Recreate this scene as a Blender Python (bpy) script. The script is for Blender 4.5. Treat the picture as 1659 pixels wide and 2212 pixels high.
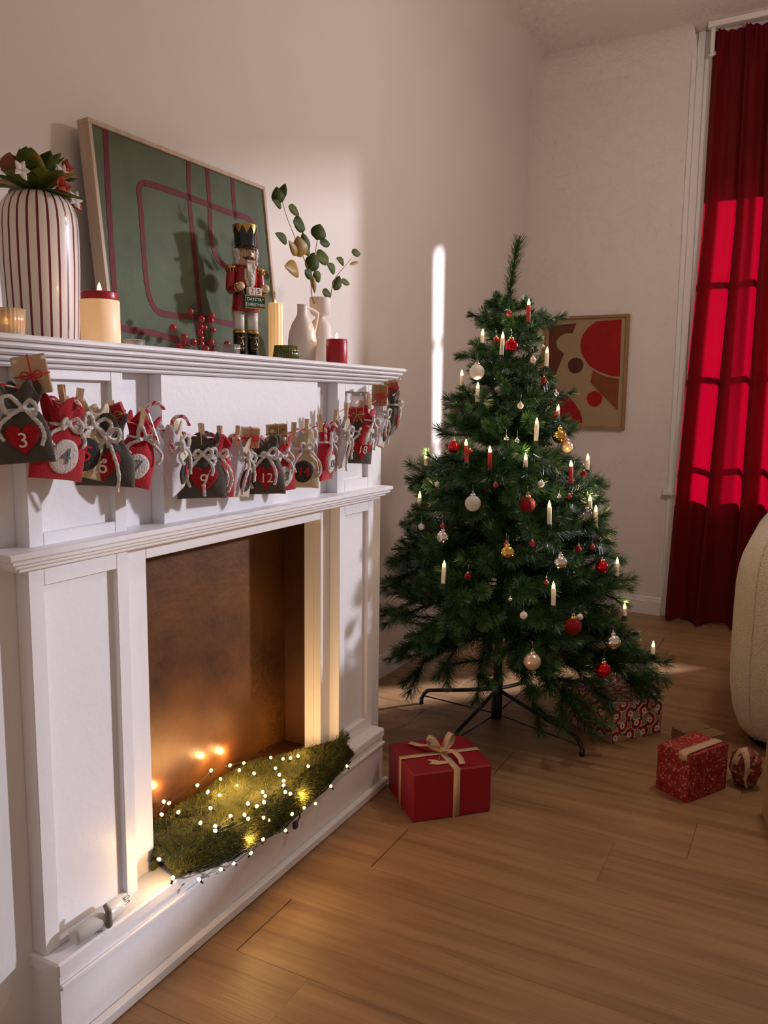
import bpy, math, random
from mathutils import Vector, Matrix, Euler
S = bpy.context.scene
for o in list(bpy.data.objects):
    bpy.data.objects.remove(o)
COL = S.collection
pi = math.pi

# ------------------------------------------------------------------ camera
cam = bpy.data.cameras.new('camera')
cam.sensor_fit = 'HORIZONTAL'; cam.sensor_width = 36.0; cam.lens = 36.0 * 1790.6 / 1659.0
cam.clip_start = 0.02
co = bpy.data.objects.new('camera', cam); COL.objects.link(co)
yaw, pitch, roll = math.radians(-27.632), math.radians(7.591), math.radians(0.647)
fw = Vector((math.sin(yaw) * math.cos(pitch), math.cos(yaw) * math.cos(pitch), -math.sin(pitch)))
rt = Vector((math.cos(yaw), -math.sin(yaw), 0)); up = rt.cross(fw)
r2 = rt * math.cos(roll) + up * math.sin(roll); u2 = -rt * math.sin(roll) + up * math.cos(roll)
co.matrix_world = Matrix(((r2.x, u2.x, -fw.x, 0.0), (r2.y, u2.y, -fw.y, 0.0), (r2.z, u2.z, -fw.z, 1.19), (0, 0, 0, 1)))
S.camera = co

# ------------------------------------------------------------------ world, sun, exposure
w = bpy.data.worlds.new('world'); S.world = w; w.use_nodes = True
w.node_tree.nodes['Background'].inputs[0].default_value = (1.0, 0.83, 0.71, 1)
w.node_tree.nodes['Background'].inputs[1].default_value = 0.26
SUN = Vector((-0.669, -0.743, -0.232)).normalized()
sl = bpy.data.lights.new('sun', 'SUN'); sl.energy = 16.0; sl.color = (1.0, 0.955, 1.0); sl.angle = math.radians(2.4)
so = bpy.data.objects.new('sun', sl); COL.objects.link(so); so.rotation_euler = SUN.to_track_quat('-Z', 'Y').to_euler()
so.location = (3, 6, 3)
pl = bpy.data.lights.new('ceiling_lamp', 'POINT'); pl.energy = 28; pl.color = (1.0, 0.83, 0.72); pl.shadow_soft_size = 0.10     # the room's pendant lamp
po = bpy.data.objects.new('ceiling_lamp', pl); COL.objects.link(po); po.location = (0.04, 2.84, 2.38)
S.view_settings.view_transform = 'Standard'; S.view_settings.look = 'None'
S.view_settings.exposure = 0.0; S.view_settings.gamma = 1.0; S.view_settings.use_curve_mapping = False
S.cycles.max_bounces = 6; S.cycles.diffuse_bounces = 3; S.cycles.glossy_bounces = 3; S.cycles.transmission_bounces = 6; S.cycles.transparent_max_bounces = 8
S.cycles.use_adaptive_sampling = True; S.cycles.adaptive_threshold = 0.055; S.cycles.adaptive_min_samples = 12
S.cycles.caustics_reflective = False; S.cycles.caustics_refractive = False
S.cycles.sample_clamp_indirect = 4.0

# ------------------------------------------------------------------ materials
M = {}
def mat(name, col, rough=0.5, metal=0.0, var=0.0, vscale=8.0, stretch=(1, 1, 1), bump=0.0, bscale=60.0, col2=None,
        emit=None, estr=0.0, trans=0.0, ior=1.45, sss=0.0, coat=0.0, sheen=0.0, spec=0.5, detail=4.0, randv=0.0):
    m = bpy.data.materials.new(name); m.use_nodes = True; M[name] = m
    nt = m.node_tree; b = nt.nodes['Principled BSDF']; I = b.inputs
    I['Base Color'].default_value = (*col, 1); I['Roughness'].default_value = rough; I['Metallic'].default_value = metal
    I['IOR'].default_value = ior; I['Transmission Weight'].default_value = trans; I['Coat Weight'].default_value = coat
    I['Coat Roughness'].default_value = 0.08
    I['Sheen Weight'].default_value = sheen; I['Specular IOR Level'].default_value = spec
    if sss:
        I['Subsurface Weight'].default_value = sss; I['Subsurface Radius'].default_value = (0.02, 0.012, 0.006); I['Subsurface Scale'].default_value = 1.0
    if emit:
        I['Emission Color'].default_value = (*emit, 1); I['Emission Strength'].default_value = estr
        m.cycles.emission_sampling = 'NONE'
    tc = nt.nodes.new('ShaderNodeTexCoord'); mp = nt.nodes.new('ShaderNodeMapping')
    mp.inputs['Scale'].default_value = stretch; nt.links.new(tc.outputs['Object'], mp.inputs[0])
    if var > 0 or col2:
        n = nt.nodes.new('ShaderNodeTexNoise'); n.inputs['Scale'].default_value = vscale; n.inputs['Detail'].default_value = detail
        nt.links.new(mp.outputs[0], n.inputs['Vector'])
        c2 = col2 or tuple(max(0, c * (1 - var)) for c in col)
        r = nt.nodes.new('ShaderNodeValToRGB')
        r.color_ramp.elements[0].position = 0.34; r.color_ramp.elements[1].position = 0.66
        r.color_ramp.elements[0].color = (*c2, 1); r.color_ramp.elements[1].color = (*col, 1)
        nt.links.new(n.outputs['Fac'], r.inputs[0]); out = r.outputs[0]
        if randv:
            oi = nt.nodes.new('ShaderNodeObjectInfo'); hs = nt.nodes.new('ShaderNodeHueSaturation')
            ma = nt.nodes.new('ShaderNodeMapRange'); ma.inputs[3].default_value = 1 - randv; ma.inputs[4].default_value = 1 + randv
            nt.links.new(oi.outputs['Random'], ma.inputs[0]); nt.links.new(ma.outputs[0], hs.inputs['Value'])
            nt.links.new(out, hs.inputs['Color']); out = hs.outputs[0]
        nt.links.new(out, I['Base Color'])
    if bump > 0:
        n2 = nt.nodes.new('ShaderNodeTexNoise'); n2.inputs['Scale'].default_value = bscale; n2.inputs['Detail'].default_value = 3
        nt.links.new(mp.outputs[0], n2.inputs['Vector'])
        bp = nt.nodes.new('ShaderNodeBump'); bp.inputs['Strength'].default_value = bump; bp.inputs['Distance'].default_value = 0.01
        nt.links.new(n2.outputs['Fac'], bp.inputs['Height']); nt.links.new(bp.outputs[0], I['Normal'])
    return m

mat('wall_paint', (0.80, 0.74, 0.70), 0.75, bump=0.04, bscale=220, var=0.03, vscale=3)
mat('ceiling_paint', (0.78, 0.72, 0.68), 0.85, bump=0.03, bscale=150)
mat('trim_white', (0.82, 0.80, 0.79), 0.45, bump=0.03, bscale=90)
mat('fire_white', (0.86, 0.845, 0.875), 0.42, bump=0.05, bscale=70, var=0.02, vscale=5)
mat('oak', (0.375, 0.222, 0.112), 0.42, var=0.30, vscale=2.6, stretch=(0.55, 9, 9), bump=0.10, bscale=26, detail=7, col2=(0.262, 0.148, 0.070), randv=0.08)
mat('floor_joint', (0.10, 0.055, 0.03), 0.8)
mat('curtain_red', (0.20, 0.002, 0.006), 0.8, var=0.15, vscale=3, bump=0.06, bscale=300)
mat('boucle', (0.80, 0.68, 0.53), 0.95, var=0.28, vscale=240, bump=0.9, bscale=230, sheen=0.3)
mat('boucle_smooth', (0.66, 0.60, 0.55), 0.95, var=0.08, vscale=200, bump=0.3, bscale=400, sheen=0.3)
mat('rust_panel', (0.155, 0.060, 0.014), 0.42, col2=(0.060, 0.021, 0.007), var=0.5, vscale=5, detail=9, bump=0.12, bscale=45, metal=0.2)
mat('rust_dark', (0.085, 0.03, 0.010), 0.45, col2=(0.04, 0.014, 0.006), var=0.5, vscale=6, detail=8)
mat('brass', (0.75, 0.50, 0.20), 0.3, 1.0)
mat('steel', (0.55, 0.55, 0.56), 0.3, 1.0)
mat('black_metal', (0.010, 0.016, 0.016), 0.35, 0.0, coat=0.3)
mat('black_gloss', (0.008, 0.008, 0.009), 0.15, coat=0.6)
mat('black_wire', (0.008, 0.016, 0.010), 0.5)
mat('needle', (0.036, 0.105, 0.030), 0.34, var=0.5, vscale=9, col2=(0.015, 0.056, 0.020), randv=0.28, spec=0.8)
mat('needle_tip', (0.058, 0.145, 0.040), 0.40, var=0.4, vscale=14, col2=(0.024, 0.080, 0.026), randv=0.25, spec=0.7)
mat('branch_stem', (0.035, 0.030, 0.014), 0.7, var=0.4, vscale=30)
mat('trunk', (0.016, 0.020, 0.013), 0.6, var=0.4, vscale=20)
mat('candle_white', (0.80, 0.70, 0.56), 0.45, sss=0.0, var=0.06, vscale=60, emit=(1.0, 0.72, 0.42), estr=0.06)  # slight emission stands in for bulb light inside the candle body
mat('candle_red', (0.46, 0.018, 0.014), 0.4, var=0.15, vscale=40)
mat('bulb', (1, 0.85, 0.5), 0.2, emit=(1.0, 0.70, 0.28), estr=2.6)
mat('bulb_core', (1, 0.9, 0.7), 0.2, emit=(1.0, 0.72, 0.30), estr=2.8)
mat('bulb_off', (0.75, 0.72, 0.70), 0.08, trans=0.8)
mat('candle_clip', (0.02, 0.05, 0.03), 0.5)
mat('b_red', (0.36, 0.006, 0.014), 0.32, coat=0.4)
mat('b_redshine', (0.62, 0.010, 0.025), 0.09, 0.85)
mat('b_redglit', (0.46, 0.010, 0.018), 0.35, 0.5, var=0.5, vscale=420, bump=0.9, bscale=520)
mat('b_white', (0.82, 0.76, 0.72), 0.5)
mat('b_whiteglit', (0.88, 0.84, 0.80), 0.4, var=0.15, vscale=420, bump=0.8, bscale=520)
mat('b_pearl', (0.78, 0.68, 0.60), 0.22, 0.25, coat=0.5)
mat('b_champ', (0.78, 0.58, 0.40), 0.25, 0.55)
mat('b_gold', (0.85, 0.50, 0.12), 0.07, 1.0)
mat('b_silver', (0.86, 0.80, 0.76), 0.05, 1.0)
mat('b_clear', (0.9, 0.88, 0.86), 0.04, trans=0.85, ior=1.2)
mat('cap_gold', (0.82, 0.55, 0.20), 0.22, 1.0)
mat('cap_silver', (0.80, 0.78, 0.76), 0.22, 1.0)
mat('gift_red', (0.27, 0.004, 0.016), 0.45, var=0.10, vscale=6, bump=0.05, bscale=14)
mat('ribbon', (0.56, 0.38, 0.24), 0.55, var=0.12, vscale=60, bump=0.1, bscale=300)
mat('kraft', (0.40, 0.26, 0.135), 0.75, var=0.14, vscale=18, bump=0.06, bscale=120)
mat('kraft_light', (0.60, 0.42, 0.27), 0.75, var=0.08, vscale=18)
mat('cardboard', (0.23, 0.125, 0.062), 0.8, var=0.12, vscale=10)
mat('white_print', (0.78, 0.74, 0.70), 0.7)
mat('red_print', (0.40, 0.012, 0.018), 0.6)
mat('black_print', (0.015, 0.012, 0.012), 0.6)
mat('glass', (0.96, 0.95, 0.92), 0.03, trans=1.0, ior=1.3)
mat('glass_green', (0.30, 0.34, 0.04), 0.05, trans=0.75, ior=1.35)
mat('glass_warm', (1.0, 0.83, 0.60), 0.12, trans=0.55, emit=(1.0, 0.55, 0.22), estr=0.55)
mat('wax_lit', (0.95, 0.78, 0.52), 0.5, emit=(1.0, 0.50, 0.15), estr=0.40)  # glow put into the wax colour in place of flame light shining through
mat('wax_cream', (0.88, 0.74, 0.56), 0.45, emit=(1.0, 0.45, 0.12), estr=0.34)  # warm emission imitates candlelight scattering in the cream wax
mat('wax_red', (0.42, 0.008, 0.016), 0.35, coat=0.3)
mat('flame', (1, 0.8, 0.5), 0.5, emit=(1.0, 0.70, 0.32), estr=3.2)
mat('wick', (0.03, 0.02, 0.02), 0.9)
mat('ceramic', (0.80, 0.73, 0.68), 0.32, coat=0.25)
mat('ceramic_matte', (0.80, 0.74, 0.70), 0.55)
mat('stripe_red', (0.13, 0.006, 0.014), 0.3, coat=0.3)
mat('frame_oak', (0.55, 0.41, 0.30), 0.6, var=0.2, vscale=6, stretch=(8, 8, 0.6))
mat('frame_wood', (0.35, 0.20, 0.09), 0.55, var=0.2, vscale=8)
mat('canvas_green', (0.105, 0.132, 0.082), 0.8, var=0.22, vscale=9, bump=0.25, bscale=280, detail=7)
mat('paint_red', (0.135, 0.008, 0.013), 0.75, var=0.25, vscale=60)
mat('art_tan', (0.40, 0.275, 0.165), 0.85, var=0.05, vscale=20, bump=0.1, bscale=300)
mat('art_red', (0.36, 0.005, 0.008), 0.8, var=0.18, vscale=14)
mat('art_brown', (0.15, 0.042, 0.016), 0.8, var=0.25, vscale=16)
mat('art_dark', (0.085, 0.026, 0.012), 0.8, var=0.2, vscale=16)
mat('art_rust', (0.24, 0.065, 0.018), 0.8, var=0.2, vscale=16)
mat('leaf', (0.10, 0.125, 0.018), 0.6, var=0.35, vscale=14, spec=0.2, randv=0.15)
mat('leaf_gold', (0.34, 0.20, 0.025), 0.5, var=0.25, vscale=14)
mat('leaf_dark', (0.055, 0.080, 0.014), 0.6, var=0.35, vscale=20, spec=0.2)
mat('leaf_rust', (0.28, 0.075, 0.04), 0.55, var=0.2, vscale=20)
mat('petal_coral', (0.60, 0.11, 0.06), 0.6, var=0.2, vscale=30)
mat('petal_white', (0.78, 0.74, 0.70), 0.6, var=0.1, vscale=30)
mat('twig', (0.28, 0.17, 0.06), 0.7)
mat('twig_dark', (0.10, 0.035, 0.02), 0.7)
mat('berry', (0.36, 0.010, 0.012), 0.2, coat=0.5)
mat('felt_grey', (0.080, 0.068, 0.060), 0.95, var=0.2, vscale=40, bump=0.25, bscale=300, sheen=0.4)
mat('felt_red', (0.46, 0.008, 0.022), 0.9, var=0.12, vscale=40, bump=0.25, bscale=300, sheen=0.2)
mat('felt_beige', (0.62, 0.53, 0.38), 0.95, var=0.1, vscale=40, bump=0.25, bscale=300)
mat('felt_lavender', (0.64, 0.60, 0.68), 0.95, var=0.06, vscale=40, bump=0.2, bscale=300)
mat('felt_charcoal', (0.050, 0.048, 0.052), 0.95, var=0.5, vscale=260, bump=0.4, bscale=300)
mat('felt_white', (0.74, 0.70, 0.69), 0.95, var=0.15, vscale=200, bump=0.4, bscale=300)
mat('heart_red', (0.50, 0.008, 0.016), 0.9, var=0.35, vscale=320, bump=0.5, bscale=320)
mat('yarn', (0.93, 0.89, 0.88), 0.95, var=0.14, vscale=120, bump=1.0, bscale=180, sheen=0.5)
mat('thread_white', (0.86, 0.82, 0.80), 0.9)
mat('thread_red', (0.60, 0.02, 0.03), 0.9)
mat('thread_grey', (0.16, 0.17, 0.20), 0.9)
mat('pin_wood', (0.72, 0.50, 0.30), 0.6, var=0.15, vscale=40, stretch=(1, 1, 0.2))
mat('twine', (0.36, 0.22, 0.10), 0.8)
mat('candy_white', (0.86, 0.74, 0.72), 0.15, coat=0.5)
mat('candy_red', (0.62, 0.02, 0.09), 0.15, coat=0.5)
mat('nut_red', (0.38, 0.010, 0.014), 0.18, coat=0.5)
mat('nut_white', (0.80, 0.75, 0.72), 0.2, coat=0.5)
mat('nut_skin', (0.62, 0.38, 0.20), 0.35, coat=0.3)
mat('nut_hand', (0.72, 0.53, 0.33), 0.35)
mat('nut_gold', (0.62, 0.36, 0.10), 0.25, 0.8)
mat('nut_green', (0.010, 0.060, 0.035), 0.3)
mat('nut_hair', (0.80, 0.72, 0.66), 0.95, bump=1.0, bscale=160)
mat('nut_blue', (0.06, 0.12, 0.28), 0.3)
mat('moss', (0.085, 0.085, 0.012), 0.9, var=0.5, vscale=40, col2=(0.035, 0.040, 0.006))
mat('moss_fibre', (0.115, 0.120, 0.016), 0.8, var=0.5, vscale=25, col2=(0.035, 0.050, 0.008))
mat('moss_dark', (0.030, 0.034, 0.006), 0.9)
mat('moss_light', (0.20, 0.19, 0.03), 0.8)
mat('plug_white', (0.72, 0.70, 0.68), 0.3)
mat('plug_grey', (0.30, 0.27, 0.25), 0.5, var=0.4, vscale=60)
mat('rail_white', (0.80, 0.76, 0.72), 0.35)

# glittering wrap (small red gift): printed confetti
def wrap_mat(name, base, a, b, sc):
    m = mat(name, base, 0.45, bump=0.25, bscale=28)
    nt = m.node_tree; I = nt.nodes['Principled BSDF'].inputs
    tc = nt.nodes.new('ShaderNodeTexCoord'); v = nt.nodes.new('ShaderNodeTexVoronoi'); v.inputs['Scale'].default_value = sc
    n = nt.nodes.new('ShaderNodeTexNoise'); n.inputs['Scale'].default_value = sc * 0.35; n.inputs['Detail'].default_value = 6
    nt.links.new(tc.outputs['Object'], v.inputs['Vector']); nt.links.new(tc.outputs['Object'], n.inputs['Vector'])
    r = nt.nodes.new('ShaderNodeValToRGB'); e = r.color_ramp.elements
    e[0].position = 0.0; e[0].color = (*a, 1); e[1].position = 0.30; e[1].color = (*base, 1)
    r.color_ramp.interpolation = 'CONSTANT'
    r2_ = nt.nodes.new('ShaderNodeValToRGB'); f = r2_.color_ramp.elements
    f[0].position = 0.60; f[0].color = (0, 0, 0, 1); f[1].position = 0.66; f[1].color = (1, 1, 1, 1)
    nt.links.new(v.outputs['Distance'], r.inputs[0]); nt.links.new(n.outputs['Fac'], r2_.inputs[0])
    mx = nt.nodes.new('ShaderNodeMixRGB'); mx.inputs[2].default_value = (*b, 1)
    nt.links.new(r2_.outputs[0], mx.inputs[0]); nt.links.new(r.outputs[0], mx.inputs[1]); nt.links.new(mx.outputs[0], I['Base Color'])
wrap_mat('wrap_confetti', (0.27, 0.012, 0.014), (0.45, 0.22, 0.15), (0.15, 0.008, 0.010), 95)
wrap_mat('wrap_crumple', (0.20, 0.030, 0.020), (0.46, 0.30, 0.18), (0.34, 0.20, 0.12), 60)

# curtain lets daylight through the cloth
nt = M['curtain_red'].node_tree; b = nt.nodes['Principled BSDF']; out = nt.nodes['Material Output']
tr = nt.nodes.new('ShaderNodeBsdfTranslucent'); tr.inputs[0].default_value = (0.27, 0.0, 0.011, 1)
mx = nt.nodes.new('ShaderNodeMixShader'); mx.inputs[0].default_value = 0.42
nt.links.new(b.outputs[0], mx.inputs[1]); nt.links.new(tr.outputs[0], mx.inputs[2]); nt.links.new(mx.outputs[0], out.inputs[0])
# thin-walled glass
def thin_glass(name, col, refl=0.16, body=0.0, bcol=(1, 1, 1)):
    m = bpy.data.materials.new(name); m.use_nodes = True; M[name] = m
    nt = m.node_tree; nt.nodes.remove(nt.nodes['Principled BSDF'])
    t = nt.nodes.new('ShaderNodeBsdfTransparent'); t.inputs[0].default_value = (*col, 1)
    d = nt.nodes.new('ShaderNodeBsdfDiffuse'); d.inputs[0].default_value = (*bcol, 1)
    g = nt.nodes.new('ShaderNodeBsdfGlossy'); g.inputs['Roughness'].default_value = 0.06
    fr = nt.nodes.new('ShaderNodeLayerWeight'); fr.inputs[0].default_value = 0.35
    ma = nt.nodes.new('ShaderNodeMath'); ma.operation = 'MULTIPLY_ADD'; ma.inputs[1].default_value = 0.6; ma.inputs[2].default_value = refl * 0.4
    nt.links.new(fr.outputs['Fresnel'], ma.inputs[0])
    m0 = nt.nodes.new('ShaderNodeMixShader'); m0.inputs[0].default_value = body
    nt.links.new(t.outputs[0], m0.inputs[1]); nt.links.new(d.outputs[0], m0.inputs[2])
    m1 = nt.nodes.new('ShaderNodeMixShader'); nt.links.new(ma.outputs[0], m1.inputs[0]); nt.links.new(m0.outputs[0], m1.inputs[1]); nt.links.new(g.outputs[0], m1.inputs[2])
    nt.links.new(m1.outputs[0], nt.nodes['Material Output'].inputs[0])
thin_glass('glass', (0.93, 0.92, 0.90), body=0.10, bcol=(0.8, 0.75, 0.7)); thin_glass('glass_green', (0.50, 0.55, 0.10), body=0.35, bcol=(0.14, 0.16, 0.015)); thin_glass('b_clear', (0.90, 0.88, 0.86), 0.5); thin_glass('bulb_off', (0.9, 0.88, 0.85), 0.4)
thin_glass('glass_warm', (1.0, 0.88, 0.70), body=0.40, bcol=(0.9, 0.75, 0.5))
m = bpy.data.materials.new('sun_filter'); m.use_nodes = True; M['sun_filter'] = m      # added sun filter: dims the direct sun and scatters a little
nt = m.node_tree; nt.nodes.remove(nt.nodes['Principled BSDF']); t = nt.nodes.new('ShaderNodeBsdfTransparent'); t.inputs[0].default_value = (0.385, 0.387, 0.400, 1)
tl_ = nt.nodes.new('ShaderNodeBsdfTranslucent'); tl_.inputs[0].default_value = (0.13, 0.13, 0.13, 1); ad = nt.nodes.new('ShaderNodeAddShader')
nt.links.new(t.outputs[0], ad.inputs[0]); nt.links.new(tl_.outputs[0], ad.inputs[1]); nt.links.new(ad.outputs[0], nt.nodes['Material Output'].inputs[0])
m = M['sun_filter'].copy(); M['sun_filter_strip'] = m; m.node_tree.nodes['Transparent BSDF'].inputs[0].default_value = (0.78, 0.78, 0.79, 1); m.node_tree.nodes['Translucent BSDF'].inputs[0].default_value = (0.05, 0.05, 0.05, 1)
# window pane: clear and slightly glossy
m = bpy.data.materials.new('pane'); m.use_nodes = True; M['pane'] = m
nt = m.node_tree; nt.nodes.remove(nt.nodes['Principled BSDF'])
t = nt.nodes.new('ShaderNodeBsdfTransparent'); t.inputs[0].default_value = (0.97, 0.98, 0.98, 1); g = nt.nodes.new('ShaderNodeBsdfGlossy'); g.inputs['Roughness'].default_value = 0.02
mx = nt.nodes.new('ShaderNodeMixShader'); mx.inputs[0].default_value = 0.05
nt.links.new(t.outputs[0], mx.inputs[1]); nt.links.new(g.outputs[0], mx.inputs[2]); nt.links.new(mx.outputs[0], nt.nodes['Material Output'].inputs[0])

# ------------------------------------------------------------------ mesh helpers
class MB:
    def __init__(s): s.v = []; s.f = []; s.mi = []; s.sm = []; s.mats = []
    def slot(s, m):
        if m is None: m = '_'
        if m not in s.mats: s.mats.append(m)
        return s.mats.index(m)
    def add(s, vs, fs, m=None, smooth=False, T=None):
        o = len(s.v); k = s.slot(m)
        if T is not None: vs = [T @ Vector(p) for p in vs]
        s.v += [tuple(p) for p in vs]
        for f in fs: s.f.append(tuple(i + o for i in f)); s.mi.append(k); s.sm.append(smooth)
        return s
    def box(s, lo, hi, m=None, bev=0.0, T=None):
        x0, y0, z0 = lo; x1, y1, z1 = hi
        if bev <= 0:
            vs = [(x0, y0, z0), (x1, y0, z0), (x1, y1, z0), (x0, y1, z0), (x0, y0, z1), (x1, y0, z1), (x1, y1, z1), (x0, y1, z1)]
            fs = [(3, 2, 1, 0), (4, 5, 6, 7), (0, 1, 5, 4), (1, 2, 6, 5), (2, 3, 7, 6), (3, 0, 4, 7)]
            return s.add(vs, fs, m, False, T)
        b = min(bev, (x1 - x0) / 2.01, (y1 - y0) / 2.01, (z1 - z0) / 2.01)
        vs = []; ids = {}
        for sx in (0, 1):
            for sy in (0, 1):
                for sz in (0, 1):
                    X, Y, Z = (x0, x1)[sx], (y0, y1)[sy], (z0, z1)[sz]
                    dx, dy, dz = (b, -b)[sx], (b, -b)[sy], (b, -b)[sz]
                    for a in range(3):
                        ids[sx, sy, sz, a] = len(vs)
                        vs.append((X + (0 if a == 0 else dx), Y + (0 if a == 1 else dy), Z + (0 if a == 2 else dz)))
        fs = []
        def q(l, c=(0, 0, 0)):
            fs.append(tuple(l))
        for k in (0, 1):
            F = [ids[k, 0, 0, 0], ids[k, 1, 0, 0], ids[k, 1, 1, 0], ids[k, 0, 1, 0]]; q(F if k else F[::-1])
            F = [ids[0, k, 0, 1], ids[1, k, 0, 1], ids[1, k, 1, 1], ids[0, k, 1, 1]]; q(F[::-1] if k else F)
            F = [ids[0, 0, k, 2], ids[1, 0, k, 2], ids[1, 1, k, 2], ids[0, 1, k, 2]]; q(F if k else F[::-1])
        for a_ in (0, 1):
            for b_ in (0, 1):
                F = [ids[a_, b_, 0, 0], ids[a_, b_, 1, 0], ids[a_, b_, 1, 1], ids[a_, b_, 0, 1]]; q(F if (a_ ^ b_) else F[::-1])
                F = [ids[a_, 0, b_, 0], ids[a_, 1, b_, 0], ids[a_, 1, b_, 2], ids[a_, 0, b_, 2]]; q(F[::-1] if (a_ ^ b_) else F)
                F = [ids[0, a_, b_, 1], ids[1, a_, b_, 1], ids[1, a_, b_, 2], ids[0, a_, b_, 2]]; q(F if (a_ ^ b_) else F[::-1])
        for sx in (0, 1):
            for sy in (0, 1):
                for sz in (0, 1):
                    F = [ids[sx, sy, sz, 0], ids[sx, sy, sz, 1], ids[sx, sy, sz, 2]]; q(F if (sx + sy + sz) % 2 else F[::-1])
        return s.add(vs, fs, m, False, T)
    def lathe(s, prof, m=None, n=32, T=None, smooth=True, flute=0, famp=0.0, mfun=None):
        vs = []; rows = len(prof)
        for (r, z) in prof:
            for i in range(n):
                a = 2 * pi * i / n; rr = r * (1 + famp * math.cos(flute * a)) if flute else r
                vs.append((rr * math.cos(a), rr * math.sin(a), z))
        fs = []; 
        if mfun is None:
            for j in range(rows - 1):
                for i in range(n):
                    fs.append((j * n + i, j * n + (i + 1) % n, (j + 1) * n + (i + 1) % n, (j + 1) * n + i))
            s.add(vs, fs, m, smooth, T)
        else:
            o = len(s.v)
            if T is not None: vs = [T @ Vector(p) for p in vs]
            s.v += [tuple(p) for p in vs]
            for j in range(rows - 1):
                for i in range(n):
                    s.f.append((o + j * n + i, o + j * n + (i + 1) % n, o + (j + 1) * n + (i + 1) % n, o + (j + 1) * n + i))
                    s.mi.append(s.slot(mfun(i, j))); s.sm.append(smooth)
        for j, rev in ((0, True), (rows - 1, False)):
            if prof[j][0] > 1e-6:
                F = [j * n + i for i in range(n)]
                cv = [vs[k] for k in F]
                s.add(cv, [tuple(range(n))[::-1] if rev else tuple(range(n))], m if mfun is None else mfun(0, 0), False, None if mfun is not None else T)
        return s
    def tube(s, pts, r, m=None, n=8, T=None, smooth=True, cap=True, closed=False, mfun=None, bumps=0.0, rnd=None):
        P = [Vector(p) for p in pts]; k = len(P)
        R = r if isinstance(r, (list, tuple)) else [r] * k
        vs = []; prev = None
        for i in range(k):
            if closed: d = P[(i + 1) % k] - P[i - 1]
            else: d = P[min(i + 1, k - 1)] - P[max(i - 1, 0)]
            d = d.normalized() if d.length > 1e-9 else Vector((0, 0, 1))
            if prev is None:
                h = Vector((0, 0, 1)) if abs(d.z) < 0.9 else Vector((1, 0, 0))
                a = d.cross(h).normalized()
            else:
                a = prev - d * prev.dot(d); a = a.normalized() if a.length > 1e-6 else d.orthogonal().normalized()
            prev = a; c = d.cross(a)
            for j in range(n):
                t = 2 * pi * j / n
                q = R[i] * (1 + (bumps * rnd.uniform(-1, 1) if bumps else 0))
                vs.append(P[i] + (a * math.cos(t) + c * math.sin(t)) * q)
        if T is not None: vs = [T @ p for p in vs]
        o = len(s.v); s.v += [tuple(p) for p in vs]
        for i in range(k if closed else k - 1):
            for j in range(n):
                i2 = (i + 1) % k
                s.f.append((o + i * n + j, o + i * n + (j + 1) % n, o + i2 * n + (j + 1) % n, o + i2 * n + j))
                s.mi.append(s.slot(mfun(i, j) if mfun else m)); s.sm.append(smooth)
        if cap and not closed:
            s.f.append(tuple(o + j for j in range(n))[::-1]); s.mi.append(s.slot(mfun(0, 0) if mfun else m)); s.sm.append(False)
            s.f.append(tuple(o + (k - 1) * n + j for j in range(n))); s.mi.append(s.slot(mfun(k - 2, 0) if mfun else m)); s.sm.append(False)
        return s
    def ball(s, c, r, m=None, n=20, k=12, T=None):
        rx, ry, rz_ = r if isinstance(r, (list, tuple)) else (r, r, r)
        vs = [(c[0], c[1], c[2] - rz_)]; fs = []
        for j in range(1, k):
            t = pi * j / k
            for i in range(n):
                a = 2 * pi * i / n
                vs.append((c[0] + rx * math.sin(t) * math.cos(a), c[1] + ry * math.sin(t) * math.sin(a), c[2] - rz_ * math.cos(t)))
        vs.append((c[0], c[1], c[2] + rz_)); L = len(vs) - 1
        for i in range(n):
            fs.append((0, 1 + (i + 1) % n, 1 + i)); fs.append((L, 1 + (k - 2) * n + i, 1 + (k - 2) * n + (i + 1) % n))
            for j in range(k - 2):
                fs.append((1 + j * n + i, 1 + j * n + (i + 1) % n, 1 + (j + 1) * n + (i + 1) % n, 1 + (j + 1) * n + i))
        return s.add(vs, fs, m, True, T)
    def prism(s, poly, d0, d1, m=None, T=None, axis='x'):
        # poly in (a, b); extruded along the axis from d0 to d1
        n = len(poly)
        mk = {'x': lambda a, b, d: (d, a, b), 'y': lambda a, b, d: (a, d, b), 'z': lambda a, b, d: (a, b, d)}[axis]
        vs = [mk(a, b, d0) for a, b in poly] + [mk(a, b, d1) for a, b in poly]
        fs = [tuple(range(n))[::-1], tuple(range(n, 2 * n))] + [(i, (i + 1) % n, n + (i + 1) % n, n + i) for i in range(n)]
        return s.add(vs, fs, m, False, T)
    def ribbon(s, pts, wid, side, thick=0.0008, m=None, T=None, smooth=True):
        # flat strip along pts; side = width direction(s)
        P = [Vector(p) for p in pts]; k = len(P); vs = []
        for i in range(k):
            d = (P[min(i + 1, k - 1)] - P[max(i - 1, 0)]).normalized()
            sd = Vector(side[i] if isinstance(side, list) else side); sd = (sd - d * sd.dot(d)).normalized()
            nn = d.cross(sd); wv = wid[i] if isinstance(wid, list) else wid
            vs += [P[i] - sd * wv / 2 - nn * thick / 2, P[i] + sd * wv / 2 - nn * thick / 2, P[i] + sd * wv / 2 + nn * thick / 2, P[i] - sd * wv / 2 + nn * thick / 2]
        fs = [(3, 2, 1, 0), tuple(4 * (k - 1) + i for i in range(4))]
        for i in range(k - 1):
            for j in range(4): fs.append((4 * i + j, 4 * i + (j + 1) % 4, 4 * i + 4 + (j + 1) % 4, 4 * i + 4 + j))
        return s.add(vs, fs, m, smooth, T)
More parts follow.
